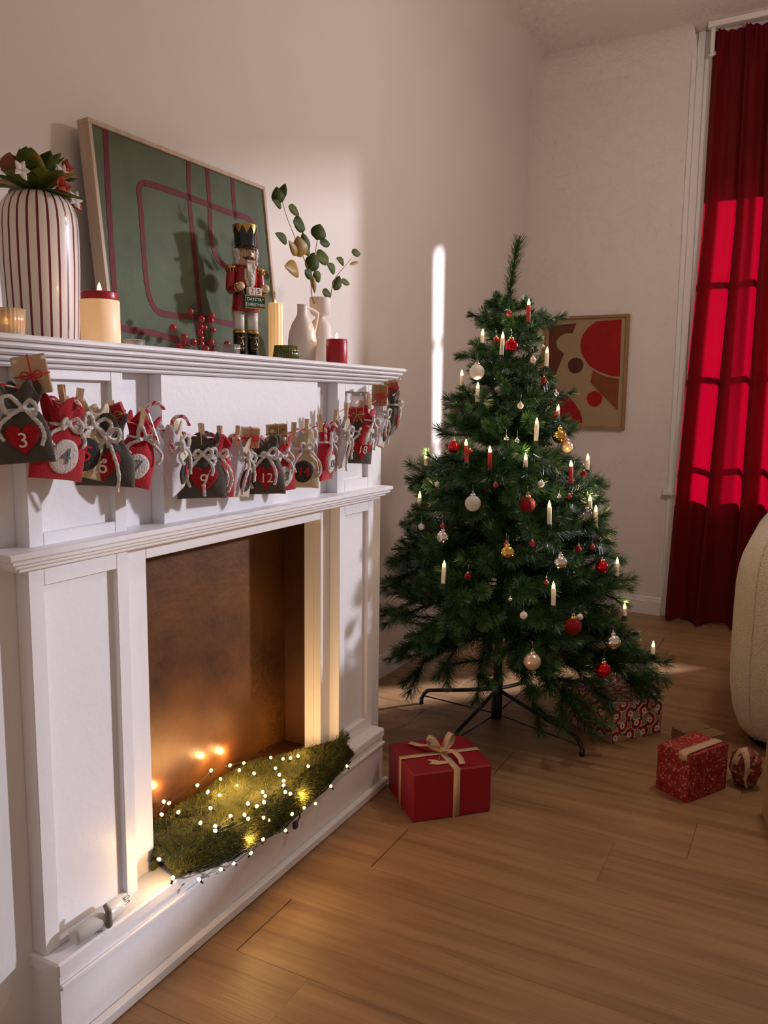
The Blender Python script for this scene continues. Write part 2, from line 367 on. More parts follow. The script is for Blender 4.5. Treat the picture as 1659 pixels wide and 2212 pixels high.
    def mesh(s, name, m=None):
        me = bpy.data.meshes.new(name); me.from_pydata(s.v, [], s.f)
        for q in s.mats: me.materials.append(M[m if q == '_' else q])
        me.polygons.foreach_set('material_index', s.mi); me.polygons.foreach_set('use_smooth', s.sm)
        me.update(); return me
    def build(s, name, m=None, parent=None, world=True):
        # world=True: vertices are given in world space and shifted into the parent's frame
        if parent is not None and world:
            L = parent.location.copy(); pp = parent.parent
            while pp is not None: L += pp.location; pp = pp.parent
            s.v = [(a - L.x, b - L.y, c - L.z) for a, b, c in s.v]
        elif parent is None and s.v:
            xs = [p[0] for p in s.v]; ys = [p[1] for p in s.v]; zs = [p[2] for p in s.v]
            L = Vector(((min(xs) + max(xs)) / 2, (min(ys) + max(ys)) / 2, min(zs)))
            s.v = [(a - L.x, b - L.y, c - L.z) for a, b, c in s.v]
        o = bpy.data.objects.new(name, s.mesh(name, m)); COL.objects.link(o)
        if parent is not None: o.parent = parent
        elif s.v: o.location = L
        return o

def tag(o, label=None, cat=None, group=None, kind=None):
    if label: o['label'] = label
    if cat: o['category'] = cat
    if group: o['group'] = group
    if kind: o['kind'] = kind
    return o
def thing(name, loc, label, cat, group=None, rz=0.0, rot=None):
    o = bpy.data.objects.new(name, None); o.empty_display_size = 0.05; COL.objects.link(o); o.location = loc
    o.rotation_euler = rot if rot else (0, 0, rz)
    return tag(o, label, cat, group)
def part(name, mb, m, parent, label=None, kind=None, world=False):
    o = mb.build(name, m, parent, world)
    if label: o['label'] = label
    if kind: o['kind'] = kind
    return o
def copy_part(src, parent, name=None):
    c = src.copy(); COL.objects.link(c); c.parent = parent
    return c
def text_verts(body, size, ext=0.0008):
    cu = bpy.data.curves.new('t', 'FONT'); cu.body = body; cu.size = size; cu.extrude = ext; cu.align_x = 'CENTER'; cu.align_y = 'CENTER'
    cu.resolution_u = 3
    o = bpy.data.objects.new('t', cu); COL.objects.link(o)
    me = o.to_mesh(); vs = [tuple(v.co) for v in me.vertices]; fs = [tuple(p.vertices) for p in me.polygons]
    o.to_mesh_clear(); bpy.data.objects.remove(o); bpy.data.curves.remove(cu)
    return vs, fs
def lamp(name, loc, power, col=(1.0, 0.62, 0.28), rad=0.012, parent=None):
    l = bpy.data.lights.new(name, 'POINT'); l.energy = power; l.color = col; l.shadow_soft_size = rad
    o = bpy.data.objects.new(name, l); COL.objects.link(o); o.location = loc
    if parent is not None: o.parent = parent
    return o
def smooth_path(pts, n=6):
    P = [Vector(p) for p in pts]; out = []
    for i in range(len(P) - 1):
        a = P[max(i - 1, 0)]; b = P[i]; c = P[i + 1]; d = P[min(i + 2, len(P) - 1)]
        for k in range(n):
            t = k / n
            out.append(0.5 * ((2 * b) + (c - a) * t + (2 * a - 5 * b + 4 * c - d) * t * t + (3 * b - a - 3 * c + d) * t ** 3))
    out.append(P[-1]); return out

# ================================================================== the room
XW = -1.628; ZC = 3.10
TH = math.radians(-3.556)
CORNER = Vector((-1.628, 4.873, 0))
TB = Matrix.Translation(CORNER) @ Matrix.Rotation(TH, 4, 'Z')      # local x along the back wall, local -y into the room

# oak floor: wide planks laid across the room
nt = M['oak'].node_tree
oi = nt.nodes.new('ShaderNodeObjectInfo'); vm = nt.nodes.new('ShaderNodeVectorMath'); vm.operation = 'SCALE'
vm.inputs[0].default_value = (13.0, 29.0, 7.0); nt.links.new(oi.outputs['Random'], vm.inputs['Scale'])
# long fine grain and a few dark cathedral streaks on top of the broad tone
pb = nt.nodes['Principled BSDF']; src = pb.inputs['Base Color'].links[0].from_socket
def grain(scale, sc, lo, hi, dark, dist=0.0):
    mp2 = nt.nodes.new('ShaderNodeMapping'); mp2.inputs['Scale'].default_value = scale
    tc2 = nt.nodes.new('ShaderNodeTexCoord'); nt.links.new(tc2.outputs['Object'], mp2.inputs[0]); nt.links.new(vm.outputs[0], mp2.inputs['Location'])
    nz = nt.nodes.new('ShaderNodeTexNoise'); nz.inputs['Scale'].default_value = sc; nz.inputs['Detail'].default_value = 6; nz.inputs['Distortion'].default_value = dist
    nt.links.new(mp2.outputs[0], nz.inputs['Vector'])
    rp = nt.nodes.new('ShaderNodeValToRGB'); rp.color_ramp.elements[0].position = lo; rp.color_ramp.elements[1].position = hi
    rp.color_ramp.elements[0].color = (dark, dark * 0.96, dark * 0.92, 1); rp.color_ramp.elements[1].color = (1, 1, 1, 1)
    nt.links.new(nz.outputs['Fac'], rp.inputs[0])
    mul = nt.nodes.new('ShaderNodeMixRGB'); mul.blend_type = 'MULTIPLY'; mul.inputs[0].default_value = 1.0
    return rp, mul
for args in (((0.9, 40, 40), 2.4, 0.28, 0.66, 0.87, 0.6), ((0.5, 5.5, 5.5), 2.6, 0.34, 0.47, 0.80, 2.2)):
    rp, mul = grain(*args); nt.links.new(src, mul.inputs[1]); nt.links.new(rp.outputs[0], mul.inputs[2]); src = mul.outputs[0]
nt.links.new(src, pb.inputs['Base Color'])
mpn = [n for n in nt.nodes if n.type == 'MAPPING'][0]; nt.links.new(vm.outputs[0], mpn.inputs['Location'])
floor = tag(MB().box((-1.80, -1.3, -0.08), (3.3, 5.2, -0.012)).build('floor', 'floor_joint'), kind='structure')
rf = random.Random(4); pm = {}
row = 0; y = -1.25; PW = 0.215
while y < 4.95:
    x = -1.70 - rf.uniform(0, 1.2)
    while x < 3.2:
        L = rf.choice((1.15, 1.5, 1.85)); xa, xb = max(x, -1.70), min(x + L, 3.25)
        if xb - xa > 0.08:
            key = round(xb - xa, 2)
            if key not in pm:
                pm[key] = MB().box((-key / 2 + 0.0002, -PW / 2 + 0.0002, -0.012), (key / 2 - 0.0002, PW / 2 - 0.0002, 0.0), bev=0.0006).mesh('plank', 'oak')
                pm[key].materials.clear(); pm[key].materials.append(M['oak'])
            o = bpy.data.objects.new('plank', pm[key]); COL.objects.link(o); o.parent = floor
            o.location = Vector(((xa + xb) / 2, y + PW / 2, 0.0)) - floor.location
        x += L
    y += PW

tag(MB().box((XW - 0.12, -1.3, -0.05), (XW, 4.90, ZC + 0.05)).build('wall_left', 'wall_paint'), kind='structure')
wb = MB(); OX = 1.00                                                # window opening starts at local x = OX
for lo, hi in (((-0.12, 0, -0.05), (OX, 0.12, ZC + 0.05)), ((OX, 0, 2.32), (1.66, 0.12, ZC + 0.05)), ((1.66, 0, 2.88), (3.95, 0.12, ZC + 0.05)), ((OX, 0, -0.05), (1.50, 0.12, 0.66)),
               ((2.08, 0, -0.05), (3.95, 0.12, 0.66)), ((1.50, 0, -0.05), (2.08, 0.12, 0.27)), ((3.95, 0, -0.05), (5.0, 0.12, ZC + 0.05))):
    wb.box(lo, hi, T=TB)
tag(wb.build('wall_back', 'wall_paint'), kind='structure')
tag(MB().box((-1.76, -1.3, ZC), (3.3, 5.2, ZC + 0.1)).build('ceiling', 'ceiling_paint'), kind='structure')
# soft cove where walls meet the ceiling
def cove(r, n=8):
    return [(0, 0)] + [(r - r * math.sin(pi / 2 * i / n), -r + r * math.cos(pi / 2 * i / n)) for i in range(n + 1)][::1]
rc = 0.14
prof = [(rc * (1 - math.cos(pi / 2 * i / 8)), -rc * (1 - math.sin(pi / 2 * i / 8))) for i in range(9)]
c1 = MB(); n = len(prof)
vs = [(XW + a, -1.3, ZC + b) for a, b in prof] + [(XW + a, 4.86, ZC + b) for a, b in prof]
c1.add(vs, [(i, i + 1, n + i + 1, n + i) for i in range(n - 1)], smooth=True)
tag(c1.build('trim_1', 'wall_paint'), kind='structure')
c2 = MB(); vs = [(0, -a, ZC + b) for a, b in prof] + [(0.92, -a, ZC + b) for a, b in prof]
c2.add(vs, [(i, i + 1, n + i + 1, n + i) for i in range(n - 1)], smooth=True, T=TB)
tag(c2.build('trim_2', 'wall_paint'), kind='structure')

# skirting boards
def skirt(mb, T, L):
    p = [(0, 0), (0.016, 0), (0.016, 0.074), (0.0125, 0.077), (0.0125, 0.083), (0.010, 0.086), (0.010, 0.094), (0.006, 0.100), (0, 0.100)]
    n = len(p); vs = [(0, -a, b) for a, b in p] + [(L, -a, b) for a, b in p]
    return mb.add(vs, [(i, (i + 1) % n, n + (i + 1) % n, n + i) for i in range(n)] + [tuple(range(n)), tuple(range(n, 2 * n))[::-1]], T=T)
TL = Matrix.Translation((XW, 2.29, 0)) @ Matrix.Rotation(pi / 2, 4, 'Z')
tag(skirt(MB(), TL, 2.57).build('baseboard_left', 'trim_white'), kind='structure')
tag(skirt(MB(), TB, 0.895).build('baseboard_back', 'trim_white'), kind='structure')

# window with stepped casing, sill, bars and panes
win = bpy.data.objects.new('window_1', None); COL.objects.link(win); win.location = TB @ Vector((1.4, 0, 0)); tag(win, kind='structure')
cs = MB()
for a, b_, d in ((0.895, 0.925, 0.012), (0.925, 0.962, 0.026), (0.962, 0.985, 0.018), (0.985, 1.004, 0.030)):
    cs.box((a, -d, 0.0), (b_, 0.0, ZC - 0.001), bev=0.003, T=TB)
cs.build('window_casing', 'trim_white', win)
MB().box((0.875, -0.040, 0.690), (1.03, 0.0, 0.722), bev=0.004, T=TB).build('window_sill', 'trim_white', win)
fr = MB()
for a, b_ in ((OX, OX + 0.022), (1.60, 1.66)): fr.box((a, 0.05, 0.66), (b_, 0.10, 2.32), bev=0.003, T=TB)
for z in (0.66, 2.28): fr.box((OX, 0.05, z), (1.66, 0.10, z + 0.04), bev=0.003, T=TB)
fr.build('window_frame', 'trim_white', win)
for z in (0.875, 1.36, 1.85):
    MB().box((OX + 0.02, 0.06, z - 0.014), (1.60, 0.09, z + 0.014), bev=0.003, T=TB).build('glazing_bar', 'trim_white', win)
for za, zb in ((0.70, 0.861), (0.889, 1.346), (1.374, 1.836), (1.864, 2.28)):
    MB().box((OX + 0.022, 0.073, za), (1.60, 0.077, zb), T=TB).build('pane', 'pane', win)
w2 = bpy.data.objects.new('window_2', None); COL.objects.link(w2); w2.location = TB @ Vector((2.8, 0, 0)); tag(w2, kind='structure')
MB().box((1.66, 0.073, 0.66), (3.93, 0.077, 2.87), T=TB).build('pane', 'pane', w2)
MB().box((1.52, 0.073, 0.28), (2.06, 0.077, 0.66), T=TB).build('pane', 'pane', w2)

MB().box((1.655, 0.020, 0.655), (3.955, 0.0215, 2.885), T=TB).build('sun_filter_sheet', 'sun_filter', w2)  # unseen sheet added over this opening to weaken the sun
for k, z in enumerate((2.56, 2.64, 2.72, 2.80)): MB().box((1.655, 0.024 + 0.003 * k, z), (3.955, 0.0245 + 0.003 * k, 2.885), T=TB).build('sun_filter_strip', 'sun_filter_strip', w2)  # unseen layers added to fade the sunlight's upper edge
# curtain: one heavy panel gathered on a ceiling track, hanging to the floor
cur = thing('curtain', TB @ Vector((1.35, -0.10, 0)), 'long red velvet curtain hanging from the ceiling to the floor over the window', 'curtain')
def curtain_panel():
    mb = MB(); NU, NV = 150, 40; vs = []
    for j in range(NV + 1):
        v = j / NV; z = 0.012 + (ZC - 0.045 - 0.012) * v
        for i in range(NU + 1):
            u = i / NU
            xl = 0.926 + 0.080 * min(1, v * 1.45) ** 1.1 ; xr = 1.66 - 0.03 * v
            x = xl + (xr - xl) * u
            a = 0.060 * (1 - 0.45 * v)
            ph = 2 * pi * (u * 4.6) + 0.5 * math.sin(3 * v + u * 9)
            d = 0.092 + a * math.sin(ph) + 0.012 * math.sin(ph * 2.3 + 1.7 + v * 2) + 0.010 * (1 - v) * math.sin(ph * 0.37)
            if v > 0.955: d = 0.092 + (d - 0.092) * 0.6 + 0.012 * math.sin(2 * pi * u * 21)
            x += 0.014 * math.cos(ph) * (1 - 0.4 * v)
            vs.append((x, -d, z))
    fs = [(j * (NU + 1) + i, j * (NU + 1) + i + 1, (j + 1) * (NU + 1) + i + 1, (j + 1) * (NU + 1) + i) for j in range(NV) for i in range(NU)]
    return mb.add(vs, fs, smooth=True, T=TB)
part('panel', curtain_panel(), 'curtain_red', cur, world=True)
hem = MB()
part('track', MB().box((0.99, -0.13, ZC - 0.030), (1.75, -0.08, ZC - 0.001), bev=0.004, T=TB), 'rail_white', cur, world=True)
part('track_end_bracket', MB().box((1.005, -0.115, ZC - 0.15), (1.025, -0.085, ZC - 0.03), bev=0.003, T=TB).tube([(1.0, -0.10, ZC - 0.155), (1.035, -0.10, ZC - 0.15)], 0.010, T=TB), 'rail_white', cur, world=True)

# ================================================================== fireplace surround
FP = thing('fireplace_surround', (-1.3, 1.56, 0), 'white panelled wooden fireplace surround with stepped mantel shelf', 'fireplace')
XB, XF, XP = -1.210, -1.177, -1.135
ZP = 0.186; YL, YR = 0.84, 2.288
OY0, OY1, OZ1 = 1.259, 1.934, 0.864                                   # firebox opening
def fpart(name, mb, m='fire_white', label=None): return part(name, mb, m, FP, label, world=True)
# back board around the opening
fpart('back_board', MB().box((XB - 0.025, YL, 0.0), (XB, OY0, 1.24), bev=0.0015))
fpart('back_board', MB().box((XB - 0.025, OY1, 0.0), (XB, YR, 1.24), bev=0.0015))
fpart('back_board', MB().box((XB - 0.025, OY0, OZ1), (XB, OY1, 1.24), bev=0.0015))
fpart('side_board', MB().box((XW + 0.001, YL, 0.0), (XB - 0.025, YL + 0.02, 1.24)))
fpart('side_board', MB().box((XW + 0.001, YR - 0.02, 0.0), (XB - 0.025, YR, 1.24)))
# plinth
fpart('plinth', MB().box((XW + 0.03, 0.940, 0.0), (XP - 0.004, 2.185, ZP - 0.028), bev=0.002))
fpart('plinth_top', MB().box((XW + 0.03, 0.936, ZP - 0.028), (XP, 2.189, ZP), bev=0.004))
fpart('toe_moulding', MB().box((XP - 0.004, 0.940, 0.0), (-1.121, 2.195, 0.026), bev=0.004))
fpart('plinth_bead', MB().box((XP - 0.004, 0.940, ZP - 0.052), (XP + 0.003, 2.187, ZP - 0.042), bev=0.002))
# pilasters: stiles, rails and sunk panels
def pilaster(y0, y1, z0, z1, py0, py1, pz0, pz1):
    fpart('panel', MB().box((XB, y0 + 0.004, z0), (XF - 0.013, y1 - 0.004, z1)))
    fpart('stile', MB().box((XB, y0, z0), (XF, py0, z1), bev=0.0012)); fpart('stile', MB().box((XB, py1, z0), (XF, y1, z1), bev=0.0012))
    fpart('rail', MB().box((XB, py0, z0), (XF, py1, pz0), bev=0.0012)); fpart('rail', MB().box((XB, py0, pz1), (XF, py1, z1), bev=0.0012))
pilaster(0.945, 1.176, ZP, 0.905, 0.978, 1.146, ZP + 0.012, 0.866)
pilaster(1.981, 2.180, ZP, 0.905, 2.010, 2.148, 0.222, 0.868)
pilaster(0.950, 1.176, 0.934, 1.240, 0.980, 1.146, 0.958, 1.222)
pilaster(1.966, 2.172, 0.934, 1.240, 2.008, 2.142, 0.968, 1.216)
fpart('frieze_panel', MB().box((XB, 1.278, 0.934), (XF, 1.866, 1.240), bev=0.0015))
# mid shelf: four stepped boards
for z0, z1, o in ((0.926, 0.937, 0.042), (0.917, 0.926, 0.036), (0.909, 0.917, 0.027), (0.900, 0.909, 0.016)):
    e = o * 1.35
    fpart('shelf_moulding', MB().box((XB, 0.935 - e, z0), (XF + o, 2.172 + e, z1), bev=0.0022))
# mantel: five stepped boards and the shelf itself
for k, (z0, z1, x, yr) in enumerate(((1.2790, 1.2900, -1.138, 2.315), (1.2685, 1.2785, -1.144, 2.303), (1.2585, 1.2680, -1.152, 2.290), (1.2490, 1.2580, -1.160, 2.276), (1.2400, 1.2485, -1.168, 2.262))):
    fpart('mantel_shelf' if k == 0 else 'mantel_moulding', MB().box((XW + 0.001, 0.80 + 0.012 * k, z0), (x, yr, z1), bev=0.0035))
    if k: fpart('mantel_bead', MB().box((XW + 0.02, 0.81 + 0.012 * k, z1 - 0.0004), (x - 0.004, yr - 0.004, z1 + 0.0012)))
# firebox lining
XJ = XB - 0.054; XK = -1.345
fpart('jamb', MB().box((XJ, OY1, ZP), (XB - 0.025, OY1 + 0.02, OZ1 + 0.02))); fpart('jamb', MB().box((XJ, OY0 - 0.02, ZP), (XB - 0.025, OY0, OZ1 + 0.02)))
fpart('lintel', MB().box((XJ, OY0, OZ1), (XB - 0.025, OY1, OZ1 + 0.02)))
fpart('firebox_back', MB().box((XK - 0.01, OY0 - 0.15, ZP), (XK, OY1 + 0.15, OZ1 + 0.12)), 'rust_panel', 'brushed rust brown firebox back panel')
fpart('firebox_side', MB().box((XK, OY0 - 0.03, ZP), (XJ, OY0 - 0.02, OZ1 + 0.06)), 'rust_dark'); fpart('firebox_side', MB().box((XK, OY1 + 0.02, ZP), (XJ, OY1 + 0.03, OZ1 + 0.06)), 'rust_dark')
fpart('firebox_top', MB().box((XK, OY0 - 0.03, OZ1 + 0.02), (XJ, OY1 + 0.03, OZ1 + 0.03)), 'rust_dark')
fpart('firebox_floor', MB().box((XK, OY0 - 0.03, ZP), (XB - 0.02, OY1 + 0.03, ZP + 0.002)), 'rust_dark')

# ================================================================== Christmas tree
TX, TY = -1.015, 2.879
CANDLES = [ ('r', -0.917, 2.804, 1.463, 0.076, 1), ('w', -1.062, 2.745, 1.391, 0.051, 1), ('w', -0.982, 2.725, 1.347, 0.076, 1), ('w', -0.868, 2.870, 1.314, 0.068, 1), ('w', -1.154, 2.795, 1.245, 0.057, 1), ('w', -1.050, 2.688, 1.188, 0.075, 1), ('r', -1.153, 2.735, 1.125, 0.072, 0), ('w', -0.844, 2.705, 1.061, 0.079, 1), ('r', -1.048, 2.596, 0.987, 0.078, 1), ('r', -0.960, 2.586, 0.968, 0.078, 1), ('w', -1.263, 2.737, 0.957, 0.042, 1), ('r', -0.733, 2.753, 0.921, 0.078, 1), ('w', -0.722, 2.926, 0.955, 0.061, 1), ('w', -1.236, 2.628, 0.806, 0.074, 1), ('w', -0.766, 2.632, 0.794, 0.078, 1), ('w', -0.671, 2.875, 0.761, 0.077, 1), ('w', -0.689, 2.853, 0.828, 0.045, 1), ('w', -1.069, 2.468, 0.593, 0.076, 1), ('w', -0.723, 2.564, 0.542, 0.077, 1), ('w', -0.603, 2.938, 0.583, 0.071, 1), ('w', -0.570, 2.941, 0.442, 0.053, 1), ('w', -0.467, 2.942, 0.317, 0.050, 1), ('w', -0.854, 2.633, 0.976, 0.041, 1), ('w', -0.820, 2.865, 1.136, 0.050, 1) ]
BAUBLES = [ ('red', -0.969, 2.754, 1.492, 0.0096), ('red', -0.997, 2.710, 1.402, 0.0096), ('redshine', -0.945, 2.718, 1.383, 0.0222), ('clear', -0.871, 2.828, 1.381, 0.0081), ('pearl', -0.881, 2.759, 1.335, 0.0112), ('white', -1.059, 2.698, 1.294, 0.0258), ('redglit', -0.851, 2.791, 1.269, 0.0096), ('silver', -0.835, 2.885, 1.223, 0.0116), ('pearl', -0.896, 2.686, 1.181, 0.0110), ('red', -0.812, 2.823, 1.152, 0.0097), ('gold', -0.787, 2.785, 1.080, 0.0248), ('champ', -0.764, 2.798, 1.045, 0.0208), ('silver', -0.920, 2.625, 1.072, 0.0093), ('silver', -0.887, 2.636, 1.066, 0.0086), ('redshine', -1.104, 2.618, 1.040, 0.0208), ('red', -1.032, 2.588, 1.029, 0.0079), ('redglit', -0.709, 2.826, 0.953, 0.0113), ('white', -1.139, 2.563, 0.914, 0.0088), ('red', -0.922, 2.541, 0.925, 0.0092), ('white', -0.793, 2.614, 0.930, 0.0115), ('whiteglit', -0.989, 2.514, 0.864, 0.0261), ('redglit', -0.822, 2.567, 0.866, 0.0258), ('silver', -0.743, 2.654, 0.887, 0.0077), ('red', -0.720, 2.692, 0.885, 0.0078), ('clear', -0.677, 2.757, 0.822, 0.0205), ('white', -1.186, 2.542, 0.767, 0.0113), ('red', -1.089, 2.503, 0.782, 0.0094), ('silver', -1.081, 2.489, 0.748, 0.0218), ('red', -0.866, 2.501, 0.741, 0.0090), ('gold', -0.859, 2.495, 0.717, 0.0226), ('red', -0.794, 2.544, 0.744, 0.0098), ('redglit', -0.676, 2.667, 0.719, 0.0108), ('red', -0.648, 2.740, 0.716, 0.0094), ('silver', -0.713, 2.588, 0.683, 0.0227), ('redshine', -0.619, 2.763, 0.648, 0.0221), ('redglit', -0.971, 2.441, 0.637, 0.0106), ('red', -0.740, 2.532, 0.623, 0.0082), ('silver', -0.832, 2.456, 0.574, 0.0074), ('white', -0.788, 2.462, 0.527, 0.0119), ('redglit', -0.656, 2.563, 0.486, 0.0270), ('pearl', -0.643, 2.593, 0.511, 0.0106), ('silver', -0.561, 2.714, 0.410, 0.0265), ('champ', -0.750, 2.447, 0.387, 0.0266), ('redshine', -0.572, 2.644, 0.332, 0.0245) ]
TIPS = [ (-1.396, 2.646, 0.474), (-1.340, 2.633, 0.573), (-1.306, 2.607, 0.662), (-1.286, 2.622, 0.312), (-1.238, 2.557, 0.240), (-1.310, 2.759, 0.929), (-1.251, 2.658, 0.810), (-1.176, 2.896, 1.375), (-1.187, 2.803, 1.172), (-1.106, 2.706, 1.004), (-1.217, 2.829, 1.070), (-0.877, 2.914, 1.209), (-0.458, 3.100, 0.232), (-0.464, 2.977, 0.194), (-0.544, 3.017, 0.355), (-0.609, 3.069, 0.548), (-0.647, 3.065, 0.653), (-0.694, 3.060, 0.788), (-0.714, 3.009, 0.894), (-0.832, 2.978, 1.101), (-0.876, 3.028, 1.210), (-0.926, 3.043, 1.480), (-1.131, 2.938, 1.495), (-0.749, 2.651, 0.150), (-0.677, 2.698, 0.213), (-0.597, 2.672, 0.140), (-0.996, 2.505, 0.266), (-1.113, 2.537, 0.286), (-0.920, 2.535, 0.350), (-0.816, 2.506, 0.405), (-0.574, 2.866, 0.212), (-0.993, 2.462, 0.499), (-0.710, 2.562, 0.406), (-1.141, 2.494, 0.472), (-0.634, 2.727, 0.486) ]
tree = thing('christmas_tree', (TX, TY, 0), 'dark green artificial christmas tree on a black metal stand', 'christmas tree')
rt_ = random.Random(11)
def rz_at(z):
    zt = [0.0, 0.10, 0.26, 0.43, 0.60, 0.77, 0.94, 1.11, 1.28, 1.45, 1.55, 1.75]
    rr = [0.40, 0.46, 0.50, 0.48, 0.43, 0.38, 0.32, 0.205, 0.140, 0.085, 0.04, 0.02]
    for i in range(len(zt) - 1):
        if z <= zt[i + 1]:
            t = (z - zt[i]) / (zt[i + 1] - zt[i]); return rr[i] + (rr[i + 1] - rr[i]) * t
    return 0.02
def add_needles(mb, path, r, dens, ln, spread=1.0, mtip='needle_tip', mbase='needle'):
    P = path
    for i in range(len(P) - 1):
        d = P[i + 1] - P[i]; L = d.length
        if L < 1e-6: continue
        d = d / L; a = d.orthogonal().normalized(); c = d.cross(a)
        for k in range(max(1, int(L * dens + r.random()))):
            q = P[i] + d * (L * r.random()); t = r.uniform(0, 2 * pi)
            rad = a * math.cos(t) + c * math.sin(t)
            g = r.uniform(0.72, 1.28) * spread
            nd = (d * math.cos(g) + rad * math.sin(g)); l = ln * r.uniform(0.7, 1.15)
            side = nd.cross(d); side = side.normalized() * 0.0014 if side.length > 1e-6 else a * 0.0014
            e = q + nd * l + d * 0.004
            s2 = side * 0.55; mb.add([q - s2, q + s2, e + s2 * 0.8, e - s2 * 0.8], [(0, 1, 2, 3)], mtip if r.random() < 0.4 else mbase)
def branch_pair(L, seed, droop=0.0, dens=2200, ln=0.040):
    """one wired branch lying along +x: returns the stem mesh, the needle mesh and where the tip ends"""
    r = random.Random(seed); st = MB(); nd = MB(); ln = 0.030 if L < 0.18 else ln
    main = [Vector((L * t, 0.02 * L * math.sin(3 * t + seed), L * (0.10 * t - (0.10 + droop) * t * t) + 0.10 * L * max(0, t - 0.72) ** 1.5)) for t in [i / 9 for i in range(10)]]
    st.tube(main, [0.0030 - 0.0016 * i / 9 for i in range(10)], n=5)
    add_needles(nd, main[3:] if L > 0.24 else main[1:], r, dens, ln)
    add_needles(nd, [main[-1], main[-1] + (main[-1] - main[-2]).normalized() * 0.006], r, dens * 4, ln * 0.9, 0.7)
    k = max(2, int(L / 0.082)); sgn = 1 if seed % 2 else -1
    for i in range(k):
        t = 0.30 + 0.52 * i / max(1, k - 1) + r.uniform(-0.03, 0.03)
        j = min(8, int(t * 9)); p = main[j].lerp(main[j + 1], t * 9 - j)
        tl = min(0.15, max(0.055, (1 - t) * L * 0.50 + 0.05) * r.uniform(0.85, 1.15)) * (0.55 if L < 0.18 else 1.0)
        an = sgn * r.uniform(0.50, 0.85); el = r.uniform(-0.35, 0.55); sgn = -sgn
        d = Vector((math.cos(an) * math.cos(el), math.sin(an) * math.cos(el), math.sin(el)))
        tw = [p + d * tl * u + Vector((0.12 * tl * u * u, 0, -0.14 * tl * u * u + 0.12 * tl * u ** 3)) for u in [q / 5 for q in range(6)]]
        st.tube(tw, 0.0013, n=4); add_needles(nd, tw, r, dens, ln); add_needles(nd, [tw[-1], tw[-1] + d * 0.006], r, dens * 4, ln * 0.9, 0.7)
    return st.mesh('branch', 'branch_stem'), nd.mesh('needles', 'needle'), main[-1].copy()
LENS = [0.08, 0.12, 0.16, 0.21, 0.27, 0.33, 0.40, 0.48, 0.56]
LIB = {}
for L in LENS:
    for s_ in range(3): LIB[L, s_] = branch_pair(L, int(L * 1000) + s_ * 7, 0.06 + 0.10 * (s_ == 2) + (0.08 if L > 0.3 else 0))
def put_branch(z, az, L, tilt, twist=0.0):
    key = (min(LENS, key=lambda q: abs(q - L)), rt_.randrange(3)); sm, nm, tip = LIB[key]; k = L / key[0]
    b = bpy.data.objects.new('branch', sm); COL.objects.link(b); b.parent = tree
    b.location = (0.008 * math.cos(az), 0.008 * math.sin(az), z)
    b.rotation_euler = (Matrix.Rotation(az, 3, 'Z') @ Matrix.Rotation(-tilt, 3, 'Y') @ Matrix.Rotation(twist, 3, 'X')).to_euler()
    b.scale = (k, k, k)
    n_ = bpy.data.objects.new('needles', nm); COL.objects.link(n_); n_.parent = b; n_['kind'] = 'stuff'
    return b
def branch_to(p, slope=0.12, twist=None):
    """a branch whose tip ends at the world point p"""
    x, y, z = p[0] - TX, p[1] - TY, p[2]; R = math.hypot(x, y); az = math.atan2(y, x)
    z0 = max(0.30, min(1.55, z - slope * R)); dz = z - z0; L = math.hypot(R, dz)
    b = put_branch(z0, az, L, math.atan2(dz, R) + 0.06, rt_.uniform(-0.35, 0.35) if twist is None else twist)
    return b
# a branch under every candle, and the tips that make the outline
for c_, x, y, z, h, l in CANDLES: branch_to((x, y, z - 0.020), 0.10 if z > 0.5 else -0.05)
for p in TIPS:
    R = math.hypot(p[0] - TX, p[1] - TY); branch_to(p, 0.10 if p[2] > 0.75 else (-0.05 if p[2] > 0.4 else -0.42))
# rings of branches between them
z = 0.47; ring = 0
while z < 1.54:
    R = rz_at(z + 0.02); n_ = 8 if z < 0.75 else (7 if z < 1.05 else (6 if z < 1.3 else 5))
    for i in range(n_):
        az = 2 * pi * (i + 0.5 * (ring % 2)) / n_ + rt_.uniform(-0.2, 0.2) + ring * 0.21
        L = max(0.055, R * rt_.uniform(0.70, 0.94))
        put_branch(z + rt_.uniform(-0.02, 0.02), az, L, rt_.uniform(0.0, 0.26) + (0.16 if z > 1.0 else 0.0), twist=rt_.uniform(-0.5, 0.5))
    for i in range(4):
        put_branch(z + 0.04, rt_.uniform(0, 2 * pi), max(0.07, R * 0.55), rt_.uniform(0.15, 0.6), twist=rt_.uniform(-1, 1))
    z += 0.098 if z < 0.95 else 0.085; ring += 1
for az, L, ti in ((0.9, 0.42, -0.25), (1.7, 0.40, -0.2), (2.5, 0.42, -0.25), (pi + 0.3, 0.40, -0.28)): put_branch(0.40, az, L, ti)
# leader: the bare spire at the top
sp = MB(); spn = MB(); rr_ = random.Random(5)
lead = [Vector((-0.006 + 0.03 * t * t, 0.01 * t, 1.42 + 0.33 * t)) for t in [i / 10 for i in range(11)]]
sp.tube(lead, [0.006 - 0.004 * i / 10 for i in range(11)], n=6); add_needles(spn, lead[2:], rr_, 3000, 0.042, 0.9)
b = part('branch', sp, 'branch_stem', tree); part('needles', spn, 'needle', b, kind='stuff')
for i in range(5):
    put_branch(1.52, i * 1.26 + 0.2, 0.05, 0.45)
for i in range(4):
    put_branch(1.46, i * 1.57 + 0.8, 0.085, 0.25)
part('trunk', MB().tube([(0, 0, 0.14), (0, 0, 0.6), (0.002, 0, 1.1), (-0.006, 0, 1.45)], [0.0165, 0.015, 0.012, 0.007], n=12), 'trunk', tree)
